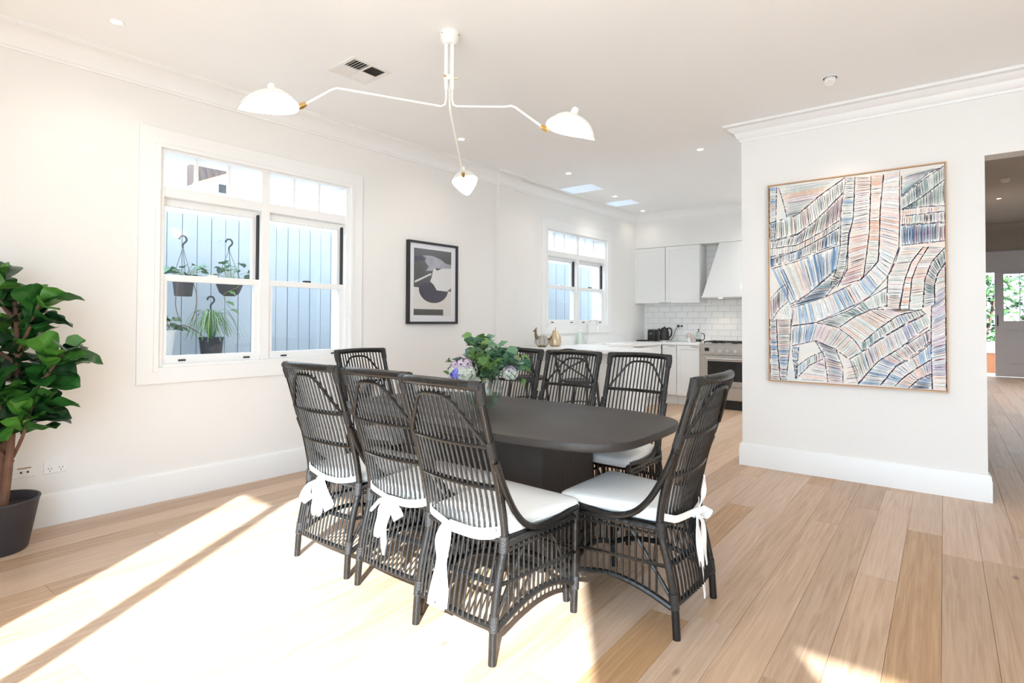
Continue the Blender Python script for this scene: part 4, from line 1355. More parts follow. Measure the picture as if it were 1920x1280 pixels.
# ------------------------------------------------------------------ fiddle leaf fig in a charcoal pot
fig = thing('fiddle_leaf_fig', 'tall fiddle leaf fig with glossy leaves in a charcoal pot at the left wall', 'potted plant', (-4.2, 0.71, 0))
pot = MB().lathe([(0, 0.0), (0.135, 0.0), (0.142, 0.01), (0.188, 0.27), (0.194, 0.282), (0.192, 0.288), (0.182, 0.288), (0.175, 0.26), (0.17, 0.235), (0, 0.235)], 40).build('pot', M_POT, fig)
MB().lathe([(0, 0.245), (0.1, 0.242), (0.171, 0.236), (0.171, 0.23), (0, 0.23)], 24).build('soil', M_SOIL, pot)
rf = random.Random(5)


def leaf_mesh(nm, m, L_=0.225, W_=0.16, curl=0.35, fold=0.25, nl=14, nw=6, shape='fiddle'):
    def fn(u, v):
        t = v
        if shape == 'fiddle':
            wv = (0.12 + 0.88 * (math.sin(min(1, t / 0.7) * PI / 2) ** 1.6)) * max(0.0, 1 - max(0, (t - 0.6) / 0.4) ** 2.6) ** 0.5
        else:
            wv = math.sin(PI * min(1, max(0, t)) ** 0.8) ** 0.7 if 0 < t < 1 else 0.0
        x = (u - 0.5) * W_ * wv
        z = fold * abs(u - 0.5) * W_ * wv * 2 + 0.006 * math.sin(t * 14 + u * 5) * wv
        a = curl * t
        return (x, L_ * t * math.cos(a * 0.7), z - L_ * math.sin(a) * t * 0.6)
    return MB().grid(fn, nw, nl).mesh(nm, m)


FLEAF = [leaf_mesh('leaf', M_LEAF), leaf_mesh('leaf', M_LEAF2, 0.19, 0.14, 0.2), leaf_mesh('leaf', M_LEAFU, 0.23, 0.16, 0.6, 0.3), leaf_mesh('leaf', M_LEAF2, 0.18, 0.15, -0.3, 0.35)]


def orient(d, roll):
    """rotation taking +Y to d"""
    q = Vector(d).normalized().to_track_quat('Y', 'Z')
    return (q @ Matrix.Rotation(roll, 4, 'Y').to_quaternion()).to_euler()


CL = [  # camera-right offset, camera-forward offset, height, leaves, lean (right)
    (0.27, -0.05, 1.40, 9, 0.9), (0.37, 0.0, 1.12, 12, 1.0), (0.26, -0.08, 0.82, 13, 0.9), (0.10, 0.05, 1.20, 8, 0.3),
    (0.06, -0.1, 0.92, 9, 0.4), (0.02, -0.12, 0.72, 8, 0.2), (0.17, 0.06, 1.00, 8, 0.6), (0.08, 0.04, 1.38, 6, 0.2),
    (-0.15, -0.05, 1.32, 7, -0.6), (-0.2, -0.05, 1.05, 7, -0.8), (-0.16, -0.08, 0.82, 7, -0.7), (-0.02, -0.05, 1.52, 7, 0.0), (-0.03, -0.02, 1.08, 7, 0.0)]
trunks = [[(0.02, 0, 0.2), (0.02, 0, 0.5), (0.06, 0.02, 0.75), (0.08, 0.03, 1.05), (0.06, 0.02, 1.45)], [(-0.04, 0.02, 0.2), (-0.03, 0.02, 0.5), (0.03, 0.0, 0.7), (0.1, 0.0, 0.85)], [(0.06, -0.03, 0.2), (0.09, -0.03, 0.45), (0.1, -0.02, 0.7)]]


def fl(r_, f_, z): v = cr * r_ + cf * f_; return Vector((v.x, v.y, z))


for i, tr in enumerate(trunks):
    MB().tube(smooth_path([fl(*p) for p in tr], 4), [0.022 - 0.0007 * k for k in range(4 * (len(tr) - 1) + 1)], 9).build('trunk', M_BARK, fig)
for (r_, f_, z, n, lean) in CL:
    tip = fl(r_, f_, z)
    base = fl(0.07, 0.02, z - 0.22 - 0.3 * abs(r_))
    MB().tube(smooth_path([base, base.lerp(tip, 0.5) + Vector((0, 0, -0.03)), tip], 3), [0.011, 0.010, 0.0095, 0.009, 0.0085, 0.008, 0.007], 7).build('branch', M_BARK, fig)
    n = int(n * 1.35)
    for k in range(n):
        t = k / n
        a = k * 2.4 + rf.uniform(-0.3, 0.3)
        d = (cr * (math.cos(a) * 0.8 + lean * 0.75) + cf * math.sin(a) * 0.8 + Vector((0, 0, rf.uniform(0.0, 1.25))))
        at = base.lerp(tip, 0.45 + 0.55 * t)
        s_ = rf.uniform(0.72, 1.0)
        w_ = cr.x * 0
        # keep foliage off the wall
        end = fig.location + at + d.normalized() * 0.2 * s_
        if end.x * nL.x + end.y * nL.y < NW + 0.04: d = d + nL * 1.2
        place(FLEAF[rf.choice((0, 0, 1, 2, 3, 2))], 'leaf', fig, tuple(at), rot=orient(d, rf.uniform(-0.7, 0.7)), scale=s_)

# ------------------------------------------------------------------ glass bowl of flowers on the table
VX, VY, VZ = -2.27, 2.64, 0.751
va = thing('flower_bowl', 'round glass bowl of hydrangea and eucalyptus on the dark table', 'flower vase', (VX, VY, VZ))
pr_ = []
R_ = 0.118
for k in range(15):
    a_ = -PI / 2 + 0.32 + (PI / 2 + 0.95 - 0.32 + 0.0) * k / 14
    pr_.append((R_ * math.cos(a_), R_ + R_ * math.sin(a_) - 0.006))
outer = [(0.0, 0.0), (0.036, 0.0)] + pr_
inner = [(max(r_ - 0.004, 0), z_ + 0.001) for r_, z_ in reversed(pr_)] + [(0.03, 0.009), (0, 0.009)]
MB().lathe(outer + inner, 36).build('bowl', M_BOWL, va)
MB().lathe([(0, 0.0105)] + [(max(r_ - 0.0055, 0.001), z_ + 0.001) for r_, z_ in pr_[:8]] + [(0, pr_[7][1] + 0.001)], 32).build('water', M_WATER, va)
rv = random.Random(21)
EL = [leaf_mesh('leaf', M_EUC, 0.085, 0.068, 0.3, 0.2, 5, 3, 'oval'), leaf_mesh('leaf', M_EUC2, 0.075, 0.064, 0.2, 0.15, 5, 3, 'oval'), leaf_mesh('leaf', M_GRN, 0.08, 0.058, 0.4, 0.3, 5, 3, 'oval')]
stems = []
for k in range(36):
    a_ = rv.uniform(0, 2 * PI)
    # horizontal spread measured across the view: 0.26 to the right, 0.2 to the left
    rr = rv.uniform(-0.17, 0.25); ff = rv.uniform(-0.13, 0.13)
    hh = 0.19 + rv.uniform(0.06, 0.25) * (1 - abs(rr) * 2.0)
    if k < 4: hh += 0.05
    tip = fl(rr, ff, hh)
    pth = smooth_path([fl(rr * 0.12 * -1, ff * 0.1, 0.02), fl(rr * 0.05, ff * 0.05, 0.16), fl(rr * 0.5, ff * 0.5, 0.14 + hh * 0.45), tip], 3)
    MB().tube(pth, 0.0022, 5).build('stem', M_STEM, va)
    km = rv.choice((0, 0, 1, 2, 2))
    for j in range(7):
        t = 0.5 + 0.5 * j / 6
        p = pth[int(t * (len(pth) - 1))]
        az = rv.uniform(0, 2 * PI)
        d = Vector((math.cos(az), math.sin(az), rv.uniform(-0.35, 0.7))) + (tip - Vector((0, 0, 0.2))).normalized() * 0.6
        place(EL[km if rv.random() < 0.8 else rv.randrange(3)], 'leaf', va, tuple(p), rot=orient(d, rv.uniform(-1, 1)), scale=rv.uniform(0.65, 1.1))
# outlying sprigs
for rr, ff, hh in ((-0.225, 0.0, 0.29), (-0.02, 0.05, 0.43), (-0.085, 0.0, 0.40), (0.265, -0.02, 0.235), (0.25, -0.05, 0.16), (-0.225, 0.02, 0.21), (0.02, 0.08, 0.38)):
    p1_ = fl(rr, ff, hh)
    MB().tube(smooth_path([fl(0, 0, 0.17), fl(rr * 0.5, ff * 0.5, 0.13 + hh * 0.5), p1_], 3), 0.0013, 5).build('stem', M_STEM, va)
    for j in range(3):
        d = Vector((rv.uniform(-1, 1), rv.uniform(-1, 1), rv.uniform(0, 1)))
        place(EL[2], 'leaf', va, tuple(p1_), rot=orient(d, rv.uniform(-1, 1)), scale=0.5)


def bloom(nm, c, r_, mats_, n, sz):
    m_ = MB()
    for k in range(n):
        zz = 1 - 2 * (k + 0.5) / n
        th_ = k * 2.39996
        q = Vector((math.sqrt(1 - zz * zz) * math.cos(th_), math.sqrt(1 - zz * zz) * math.sin(th_), zz))
        if q.z < -0.75: continue
        t1 = q.orthogonal().normalized(); t2 = q.cross(t1)
        o_ = q * r_ * rv.uniform(0.78, 1.1)
        ro = rv.uniform(0, PI)
        m_.mi = 0 if len(mats_) == 1 else (1 if (q.dot(cr) < -0.15 and q.z < -0.05 + 0.2 * rv.random()) else (2 if q.z < 0.15 + 0.25 * rv.random() else 0))
        for p_ in range(4):
            aa = ro + p_ * PI / 2
            u_ = t1 * math.cos(aa) + t2 * math.sin(aa); v_ = q.cross(u_)
            m_.add([o_, o_ + u_ * sz * 0.6 + v_ * sz * 0.5 + q * sz * 0.22, o_ + u_ * sz * 1.1 + q * sz * 0.1, o_ + u_ * sz * 0.6 - v_ * sz * 0.5 + q * sz * 0.22], [(0, 1, 2, 3)])
    return m_.build(nm, mats_, va, tuple(c))


bloom('hydrangea_bloom', fl(-0.125, -0.09, 0.245), 0.082, [M_HYD, M_HYDB, M_HYDC], 170, 0.017)
bloom('hydrangea_bloom', fl(0.165, -0.03, 0.225), 0.05, [M_HYD, M_HYDC, M_HYDC], 60, 0.014)
bloom('green_bloom', fl(0.0, -0.03, 0.305), 0.05, [M_GRN], 50, 0.02)

# ------------------------------------------------------------------ kitchen joinery
CT = 0.965     # bench top height


def kb(nm, x0, x1, y0, y1, z0, z1, m=M_CAB, par=None, ch=0.002): return MB().box(x0, x1, y0, y1, z0, z1, ch).build(nm, m, par, smooth=False)


def shaker(par, x0, x1, z0, z1, yf, nm='door'):
    d_ = empty(nm, (0, 0, 0), 0, par)
    r_ = 0.055
    kb('stile', x0, x0 + r_, yf - 0.02, yf, z0, z1, par=d_); kb('stile', x1 - r_, x1, yf - 0.02, yf, z0, z1, par=d_)
    kb('rail', x0 + r_, x1 - r_, yf - 0.02, yf, z0, z0 + r_, par=d_); kb('rail', x0 + r_, x1 - r_, yf - 0.02, yf, z1 - r_, z1, par=d_)
    kb('panel', x0 + r_, x1 - r_, yf - 0.012, yf, z0 + r_, z1 - r_, par=d_, ch=0)
    return d_


# upper cabinets
for x0, x1, lab, hd in ((-4.135, -3.595, 'white shaker wall cupboard next to the kitchen corner', False), (-3.59, -3.03, 'white shaker wall cupboard beside the range hood', True)):
    uc = thing('wall_cabinet', lab, 'cupboard', (0, 0, 0), 0, 'kitchen wall cupboards')
    kb('body', x0 + 0.001, x1 - 0.001, YU + 0.021, YB - 0.002, 1.60, 2.515, par=uc)
    dd = shaker(uc, x0 + 0.004, x1 - 0.004, 1.595, 2.51, YU + 0.02)
    hx_ = x1 - 0.1 if not hd else x0 + 0.005
    kb('handle', hx_, hx_ + 0.09, YU - 0.012, YU + 0.0, 1.597, 1.61, M_STEEL, dd)
# base cabinets along the back wall
YFB = 8.46
for x0, x1, lab in ((-3.535, -3.30, 'narrow white base cupboard in the kitchen corner'), (-3.295, -2.935, 'white shaker base cupboard left of the oven')):
    bc = thing('base_cabinet', lab, 'cupboard', (0, 0, 0), 0, 'kitchen base cupboards')
    kb('body', x0, x1, YFB + 0.001, YB - 0.002, 0.14, CT - 0.035, par=bc)
    dd = shaker(bc, x0 + 0.003, x1 - 0.003, 0.15, CT - 0.045, YFB)
    kb('kickboard', x0, x1, YFB + 0.045, YFB + 0.06, 0, 0.14, par=bc)
    kb('handle', x1 - 0.13, x1 - 0.02, YFB - 0.032, YFB - 0.02, CT - 0.062, CT - 0.05, M_STEEL, dd)
bt = thing('bench_top', 'white stone bench top along the tiled back wall', 'bench top', (0, 0, 0))
kb('slab', -4.12, -2.935, YFB - 0.024, YB - 0.001, CT - 0.035, CT, M_STONE, bt, 0.003)
# side bench along the window wall, in the wall's frame
sb = thing('sink_bench', 'white bench with a butler sink along the kitchen window wall', 'bench', ORG, -AL)
kb('body', 0.002, 0.60, 6.345, 8.245, 0.14, CT - 0.035, par=sb)
kb('kickboard', 0.002, 0.55, 6.345, 8.245, 0, 0.14, par=sb)
S1a, S1b = 6.55, 7.25
kb('bench_slab', 0.002, 0.63, 6.345, S1a, CT - 0.035, CT, M_STONE, sb)
kb('bench_slab', 0.002, 0.63, S1b, 8.205, CT - 0.035, CT, M_STONE, sb)
kb('bench_slab', 0.002, 0.13, S1a, S1b, CT - 0.035, CT, M_STONE, sb)
sk = empty('sink', (0, 0, 0), 0, sb)
kb('basin_wall', 0.13, 0.15, S1a, S1b, 0.78, CT + 0.004, M_PLWHITE, sk); kb('basin_wall', 0.62, 0.65, S1a, S1b, 0.76, CT + 0.004, M_PLWHITE, sk)
kb('basin_wall', 0.15, 0.62, S1a, S1a + 0.02, 0.78, CT + 0.004, M_PLWHITE, sk); kb('basin_wall', 0.15, 0.62, S1b - 0.02, S1b, 0.78, CT + 0.004, M_PLWHITE, sk)
kb('basin_floor', 0.13, 0.65, S1a, S1b, 0.76, 0.78, M_PLWHITE, sk)
for q in (7.26, 7.70):
    d_ = empty('door', (0, 0, 0), 0, sb)
    kb('panel', 0.60, 0.62, q, q + 0.40, 0.15, CT - 0.15, par=d_)
kb('appliance_panel', 0.60, 0.62, 7.02, 7.62, CT - 0.14, CT - 0.05, M_STEEL, sb)
kb('appliance_display', 0.62, 0.623, 7.08, 7.56, CT - 0.12, CT - 0.065, M_SLOT, sb)
# splashback upstand under the window
kb('upstand', 0.002, 0.016, 6.345, 8.2, CT, CT + 0.12, M_STONE, sb)
# tap
tp = thing('kitchen_tap', 'chrome gooseneck tap in front of the kitchen window', 'tap', LW(6.92, 0.075, CT), -AL)
MB().lathe([(0, 0), (0.026, 0), (0.026, 0.01), (0.02, 0.02), (0.017, 0.05), (0, 0.05)], 18).build('base', M_CHROME, tp)
gn = [(0, 0, 0.03), (0, 0, 0.26)] + [(0.09 - 0.09 * math.cos(a_), 0, 0.26 + 0.09 * math.sin(a_)) for a_ in [PI * k / 10 for k in range(1, 11)]] + [(0.18, 0, 0.20)]
MB().tube(gn, 0.011, 10).build('spout', M_CHROME, tp)
MB().tube([(0.0, -0.015, 0.06), (0.0, -0.05, 0.075), (0.0, -0.095, 0.11)], [0.01, 0.008, 0.006], 8).build('lever', M_CHROME, tp)
sp_ = thing('soap_bottle', 'pale green soap bottle standing beside the tap', 'bottle', LW(6.72, 0.075, CT), -AL)
MB().lathe([(0, 0), (0.032, 0.0), (0.034, 0.01), (0.034, 0.13), (0.028, 0.15), (0.012, 0.16), (0.012, 0.175), (0, 0.175)], 20).build('bottle_body', mat('soap_green', (0.62, 0.76, 0.66), 0.3, var=0.03), sp_)
MB().lathe([(0, 0.175), (0.014, 0.175), (0.014, 0.19), (0.004, 0.192), (0.004, 0.22), (0, 0.22)], 12).tube([(0, 0, 0.215), (0.035, 0, 0.212)], 0.005, 8).build('pump', M_PLWHITE, sp_)

# peninsula towards the dining area
pe = thing('kitchen_peninsula', 'white kitchen peninsula with a stone top behind the dining chairs', 'kitchen island', (0, 0, 0))
kb('slab', -4.225, -2.88, 5.66, 6.50, CT - 0.04, CT, M_STONE, pe, 0.003)
for k in range(4):
    x0 = -4.20 + k * 0.31
    kb('front_panel', x0 + 0.002, x0 + 0.308, 5.93, 5.95, 0.10, CT - 0.04, par=pe)
kb('body', -4.20, -2.96, 5.951, 6.46, 0.10, CT - 0.04, par=pe)
kb('kickboard', -4.20, -2.98, 5.97, 6.44, 0, 0.10, par=pe)
kb('end_panel', -2.96, -2.935, 5.93, 6.48, 0, CT - 0.04, par=pe)

# ------------------------------------------------------------------ oven and hood
ov = thing('range_cooker', 'stainless steel freestanding oven with gas hob between white cupboards', 'oven', (0, 0, 0))
OX0, OX1, OY = -2.93, -2.03, 8.42
kb('body', OX0 + 0.002, OX1, OY + 0.001, YB - 0.004, 0.14, 0.955, M_STEEL, ov)
kb('plinth', OX0 + 0.02, OX1 - 0.02, OY + 0.06, OY + 0.4, 0.0, 0.14, M_BLACK, ov)
kb('control_panel', OX0 + 0.05, OX1 - 0.02, OY - 0.02, OY, 0.80, 0.935, M_STEEL, ov, 0.006)
kb('display', OX0 + 0.085, OX0 + 0.15, OY - 0.0225, OY - 0.019, 0.855, 0.905, M_BLACK, ov)
for k in range(6):
    kx_ = OX0 + 0.21 + k * 0.11
    MB().tube([(kx_, OY - 0.02, 0.865), (kx_, OY - 0.026, 0.865), (kx_, OY - 0.055, 0.865)], [0.034, 0.033, 0.028], 16).build('knob', M_CHROME, ov)
od = empty('oven_door', (0, 0, 0), 0, ov)
kb('door_frame', OX0 + 0.04, OX1 - 0.03, OY - 0.025, OY, 0.34, 0.785, M_STEEL, od, 0.005)
kb('door_glass', OX0 + 0.13, OX1 - 0.10, OY - 0.028, OY - 0.024, 0.42, 0.71, M_OVENG, od)
MB().tube([(OX0 + 0.13, OY - 0.06, 0.745), (OX1 - 0.12, OY - 0.06, 0.745)], 0.013, 12).tube([(OX0 + 0.16, OY - 0.02, 0.745), (OX0 + 0.16, OY - 0.06, 0.745)], 0.009, 8).tube([(OX1 - 0.15, OY - 0.02, 0.745), (OX1 - 0.15, OY - 0.06, 0.745)], 0.009, 8).build('door_handle', M_CHROME, od)
dr = empty('drawer', (0, 0, 0), 0, ov)
kb('drawer_front', OX0 + 0.04, OX1 - 0.03, OY - 0.022, OY, 0.15, 0.325, M_STEEL, dr, 0.004)
kb('drawer_grip', OX0 + 0.24, OX0 + 0.33, OY - 0.0245, OY - 0.021, 0.235, 0.25, M_BLACK, dr)
kb('hob', OX0 + 0.002, OX1, OY + 0.0, YB - 0.01, 0.955, 0.968, M_STEEL, ov)
for k in range(3):
    gx = OX0 + 0.05 + k * 0.29
    gm = MB()
    for q in range(4):
        gm.box(gx + q * 0.085, gx + q * 0.085 + 0.012, OY + 0.06, YB - 0.1, 0.985, 1.0)
    for q in range(4):
        yy_ = OY + 0.06 + q * (YB - 0.172 - OY) / 3
        gm.box(gx, gx + 0.267, yy_, yy_ + 0.012, 0.984, 0.999)
    for qx in (0, 0.255):
        for qy in (OY + 0.06, YB - 0.112):
            gm.box(gx + qx, gx + qx + 0.012, qy, qy + 0.012, 0.968, 0.985)
    gm.build('trivet', M_BLACK, ov, smooth=False)
    for qy in (OY + 0.17, YB - 0.22):
        MB().lathe([(0, 0.968), (0.045, 0.968), (0.045, 0.978), (0.03, 0.983), (0, 0.983)], 16, (gx + 0.13, qy, 0)).build('burner', M_BLACK, ov)
hd_ = thing('range_hood', 'white tapered range hood above the oven', 'range hood', (0, 0, 0))
hm = MB()
hx0, hx1, hyf = -2.93, -2.03, 8.55
b0 = [(hx0, hyf, 1.69), (hx1, hyf, 1.69), (hx1, YB - 0.002, 1.69), (hx0, YB - 0.002, 1.69)]
t0 = [(hx0 + 0.20, YU + 0.02, 2.515), (hx1 - 0.20, YU + 0.02, 2.515), (hx1 - 0.20, YB - 0.002, 2.515), (hx0 + 0.20, YB - 0.002, 2.515)]
hm.add(b0 + t0, [(3, 2, 1, 0), (4, 5, 6, 7), (0, 1, 5, 4), (1, 2, 6, 5), (2, 3, 7, 6), (3, 0, 4, 7)])
hm.build('cowl', M_HOOD, hd_, smooth=False)
kb('rim', hx0 - 0.01, hx1 + 0.01, hyf - 0.01, YB - 0.002, 1.66, 1.69, M_HOOD, hd_)
MB().lathe([(0, 1.657), (0.03, 1.657), (0.03, 1.66), (0, 1.66)], 16, (-2.72, 8.75, 0)).build('lamp', M_DLIT, hd_)
hs_ = bpy.data.lights.new('hood_light', 'SPOT'); hs_.energy = 3.5; hs_.color = (1, 0.8, 0.6); hs_.spot_size = math.radians(110); hs_.spot_blend = 0.8; hs_.shadow_soft_size = 0.03
hso = bpy.data.objects.new('hood_light', hs_); col.objects.link(hso); hso.parent = hd_; hso.location = (-2.72, 8.78, 1.645)

# ------------------------------------------------------------------ things on the benches
tr_ = thing('serving_tray', 'flat black tray at the left end of the back bench', 'tray', (-4.0, 8.74, CT))
MB().slab(superell(0.075, 0.11, 6, 32), [(0, 0.006), (0.004, 0), (0.02, 0.0), (0.02, 0.006), (0.008, 0.008)]).build('tray_body', M_BLACK, tr_)
to = thing('toaster', 'black two-slot toaster on the back bench beside the kettle', 'toaster', (-3.86, 8.86, CT))
MB().slab(superell(0.075, 0.10, 5, 36), [(0.008, 0.006), (0.02, 0.0), (0.17, 0.0), (0.19, 0.008), (0.195, 0.02)]).build('body', M_BLACK, to)
kb('slot', -0.045, -0.015, -0.075, 0.075, 0.1945, 0.1965, M_STEEL, to); kb('slot', 0.015, 0.045, -0.075, 0.075, 0.1945, 0.1965, M_STEEL, to)
kb('lever', -0.012, 0.012, -0.115, -0.098, 0.12, 0.135, M_STEEL, to)
for sx in (-0.05, 0.05):
    for sy in (-0.07, 0.07): MB().lathe([(0, 0), (0.01, 0), (0.01, 0.01), (0, 0.01)], 10, (sx, sy, 0)).build('foot', M_BLACK, to)
ke = thing('kettle', 'black electric kettle on the back bench next to the toaster', 'kettle', (-3.66, 8.84, CT))
MB().lathe([(0, 0), (0.085, 0), (0.085, 0.02), (0.07, 0.026), (0, 0.026)], 24).build('base', M_STEEL, ke)
MB().lathe([(0, 0.026), (0.075, 0.026), (0.08, 0.05), (0.074, 0.15), (0.06, 0.205), (0.04, 0.225), (0.012, 0.232), (0.012, 0.245), (0, 0.247)], 24).build('body', M_BLACK, ke)
MB().tube(smooth_path([(0.055, 0, 0.215), (0.10, 0, 0.22), (0.125, 0, 0.18), (0.115, 0, 0.10), (0.078, 0, 0.06)], 4), 0.011, 8).build('handle', M_BLACK, ke)
MB().tube([(-0.06, 0, 0.16), (-0.09, 0, 0.2), (-0.1, 0, 0.215)], [0.02, 0.014, 0.011], 10).build('spout', M_BLACK, ke)
wo = thing('kitchen_socket', 'tile-mounted power socket with a black plug right of the kettle', 'socket', (-3.47, YB - 0.001, 1.22))
kb('plate', -0.058, 0.058, -0.008, 0.0, -0.036, 0.036, M_PLWHITE, wo)
MB().tube([(-0.025, -0.008, 0), (-0.025, -0.04, 0)], [0.02, 0.016], 12).build('plug', M_BLACK, wo)
MB().tube([(0.03, -0.008, 0), (0.03, -0.03, 0)], [0.016, 0.014], 12).build('plug', M_BLACK, wo)
MB().tube(smooth_path([(-0.025, -0.04, 0), (-0.06, -0.05, -0.06), (-0.1, -0.05, -0.18), (-0.15, -0.06, -0.245)], 4), 0.004, 6).build('cable', M_BLACK, wo)
fb_ = thing('flower_posy', 'small posy of pale flowers on the back bench by the coffee press', 'flowers', (-3.22, 8.78, CT))
MB().lathe([(0, 0), (0.03, 0), (0.036, 0.02), (0.03, 0.06), (0.026, 0.07), (0, 0.07)], 16).build('cup', M_PLWHITE, fb_)
va_keep = va; va = fb_
for q in ((0, 0, 0.10), (0.045, 0, 0.09), (-0.045, 0.01, 0.092), (0.01, -0.03, 0.12), (0.06, 0.02, 0.06)): bloom('bloom', q, 0.03, [mat('petal_cream', (0.78, 0.66, 0.60), 0.7, var=0.2)], 22, 0.014)
va = va_keep
fpz = thing('coffee_press', 'glass coffee press with chrome lid on the bench beside the oven', 'coffee press', (-3.07, 8.78, CT))
MB().lathe([(0, 0.01), (0.045, 0.01), (0.046, 0.15), (0.043, 0.15), (0.042, 0.014), (0, 0.014)], 22).build('beaker', M_BOWL, fpz)
MB().lathe([(0, 0.012), (0.041, 0.014), (0.041, 0.05), (0, 0.05)], 20).build('coffee', M_SOIL, fpz)
MB().lathe([(0, 0.0), (0.05, 0.0), (0.05, 0.012), (0, 0.012)], 20).build('base', M_CHROME, fpz)
MB().lathe([(0, 0.18), (0.01, 0.178), (0.03, 0.17), (0.049, 0.155), (0.05, 0.148), (0, 0.148)], 22).build('lid', M_CHROME, fpz)
MB().lathe([(0, 0.215), (0.012, 0.21), (0.014, 0.2), (0.006, 0.192), (0.004, 0.18), (0, 0.18)], 14).build('plunger', M_BLACK, fpz)
MB().tube(smooth_path([(0.047, 0, 0.14), (0.085, 0, 0.135), (0.09, 0, 0.06), (0.05, 0, 0.03)], 4), 0.007, 8).build('handle', M_BLACK, fpz)
pear = thing('pear_ornament', 'aged gold pear ornament on the white peninsula', 'ornament', (-4.03, 6.12, CT))
MB().lathe([(0, 0), (0.05, 0.0), (0.075, 0.02), (0.083, 0.06), (0.072, 0.11), (0.05, 0.155), (0.036, 0.195), (0.024, 0.215), (0, 0.22)], 26).build('pear_body', M_GOLD, pear)
MB().tube([(0, 0, 0.215), (0.004, 0, 0.232), (0.012, 0, 0.245)], [0.004, 0.0035, 0.005], 7).build('stalk', M_BARK, pear)
hen = thing('wire_hen', 'wire hen-shaped basket on the peninsula beside the gold pear', 'ornament', (-4.08, 5.86, CT))
hen_d = cr
M_WIREH = mat('rusty_wire', (0.20, 0.15, 0.09), 0.6, metal=0.4, var=0.2)


def hp(r_, f_, z): v = cr * r_ + cf * f_; return (v.x, v.y, z)


hb_ = MB()
for k in range(9):
    z = 0.02 + 0.125 * k / 8
    rr = 0.085 * math.sin(PI * (0.22 + 0.72 * k / 8)) + 0.01
    hb_.tube([hp(0.02 + rr * 1.05 * math.cos(2 * PI * j / 20), rr * 0.8 * math.sin(2 * PI * j / 20), z) for j in range(21)], 0.0016, 5, False)
for j in range(10):
    a_ = 2 * PI * j / 10
    hb_.tube([hp(0.02 + (0.085 * math.sin(PI * (0.22 + 0.72 * k / 8)) + 0.01) * 1.05 * math.cos(a_), (0.085 * math.sin(PI * (0.22 + 0.72 * k / 8)) + 0.01) * 0.8 * math.sin(a_), 0.02 + 0.125 * k / 8) for k in range(9)], 0.0016, 5, False)
hb_.build('wire_body', M_WIREH, hen)
MB().tube([hp(-0.04, 0, 0.10), hp(-0.06, 0, 0.15), hp(-0.065, 0, 0.19)], [0.03, 0.02, 0.014], 10).build('neck', M_WIREH, hen)
MB().lathe([(0, -0.022), (0.016, -0.016), (0.021, 0), (0.015, 0.017), (0, 0.021)], 12, hp(-0.068, 0, 0.205)).tube([hp(-0.085, 0, 0.205), hp(-0.105, 0, 0.198)], [0.008, 0.002], 8).build('head', M_WIREH, hen)
MB().tube([hp(-0.07, 0, 0.222), hp(-0.055, 0, 0.245), hp(-0.045, 0, 0.228)], [0.005, 0.008, 0.004], 8).build('comb', mat('comb_red', (0.16, 0.05, 0.04), 0.6, var=0.2), hen)
MB().tube([hp(0.10, 0, 0.09), hp(0.135, 0, 0.115), hp(0.15, 0, 0.15)], [0.02, 0.013, 0.004], 8).build('tail', M_WIREH, hen)
MB().lathe([(0, 0), (0.05, 0), (0.06, 0.02), (0.055, 0.022), (0, 0.005)], 18, hp(0.02, 0, 0)).build('base', M_WIREH, hen)

# ------------------------------------------------------------------ bar stools with crossed backs


def make_stool():
    r = empty('bar_stool')
    W = mat('stool_black', (0.018, 0.015, 0.014), 0.35, var=0.3, vscale=12)
    MB().lathe([(0, 0.625), (0.17, 0.625), (0.19, 0.635), (0.195, 0.65), (0.185, 0.662), (0.1, 0.656), (0, 0.655)], 30).build('seat', W, r)
    for sx in (-1, 1):
        MB().tube([(sx * 0.19, 0.17, 0), (sx * 0.14, 0.13, 0.63)], [0.014, 0.016], 9).build('leg', W, r)
        MB().tube(smooth_path([(sx * 0.20, -0.20, 0), (sx * 0.16, -0.15, 0.63), (sx * 0.185, -0.185, 0.82), (sx * 0.178, -0.215, 0.93)], 4), 0.014, 9).build('leg', W, r)
        MB().tube(smooth_path([(sx * 0.165, -0.165, 0.70), (0, -0.235, 0.81), (-sx * 0.175, -0.205, 0.90)], 4), 0.010, 8).build('cross_brace', W, r)
    top = []
    for k in range(13):
        u = -1 + 2 * k / 12
        top.append((0.205 * u, -0.205 - 0.045 * (1 - u * u), 0.925 + 0.058 * (1 - u * u)))
    mb_ = MB()
    mb_.ribbon(top, [0.03 + 0.02 * (1 - (-1 + 2 * k / 12) ** 2) for k in range(13)], (0, 0.25, 1), 0.02)
    mb_.build('back_rail', W, r, smooth=False)
    for z, q in ((0.22, 0.93), (0.40, 0.88)):
        rr = 0.245 * q * 0.85
        MB().tube([(rr * math.cos(2 * PI * j / 24), rr * 0.94 * math.sin(2 * PI * j / 24) - 0.005, z) for j in range(25)], 0.008, 7, False).build('foot_ring', W, r)
    return r


st = make_stool()
st2 = copy_tree(st)
st.location = (-3.14, 5.26, 0); st.rotation_euler = (0, 0, 0.06)
st2.location = (-3.79, 5.22, 0); st2.rotation_euler = (0, 0, -0.05)
tag(st, 'black bentwood bar stool at the peninsula behind the middle dining chair', 'stool', 'bar stools at the peninsula')
tag(st2, 'black bentwood bar stool behind the flowers, beside the pilaster', 'stool', 'bar stools at the peninsula')

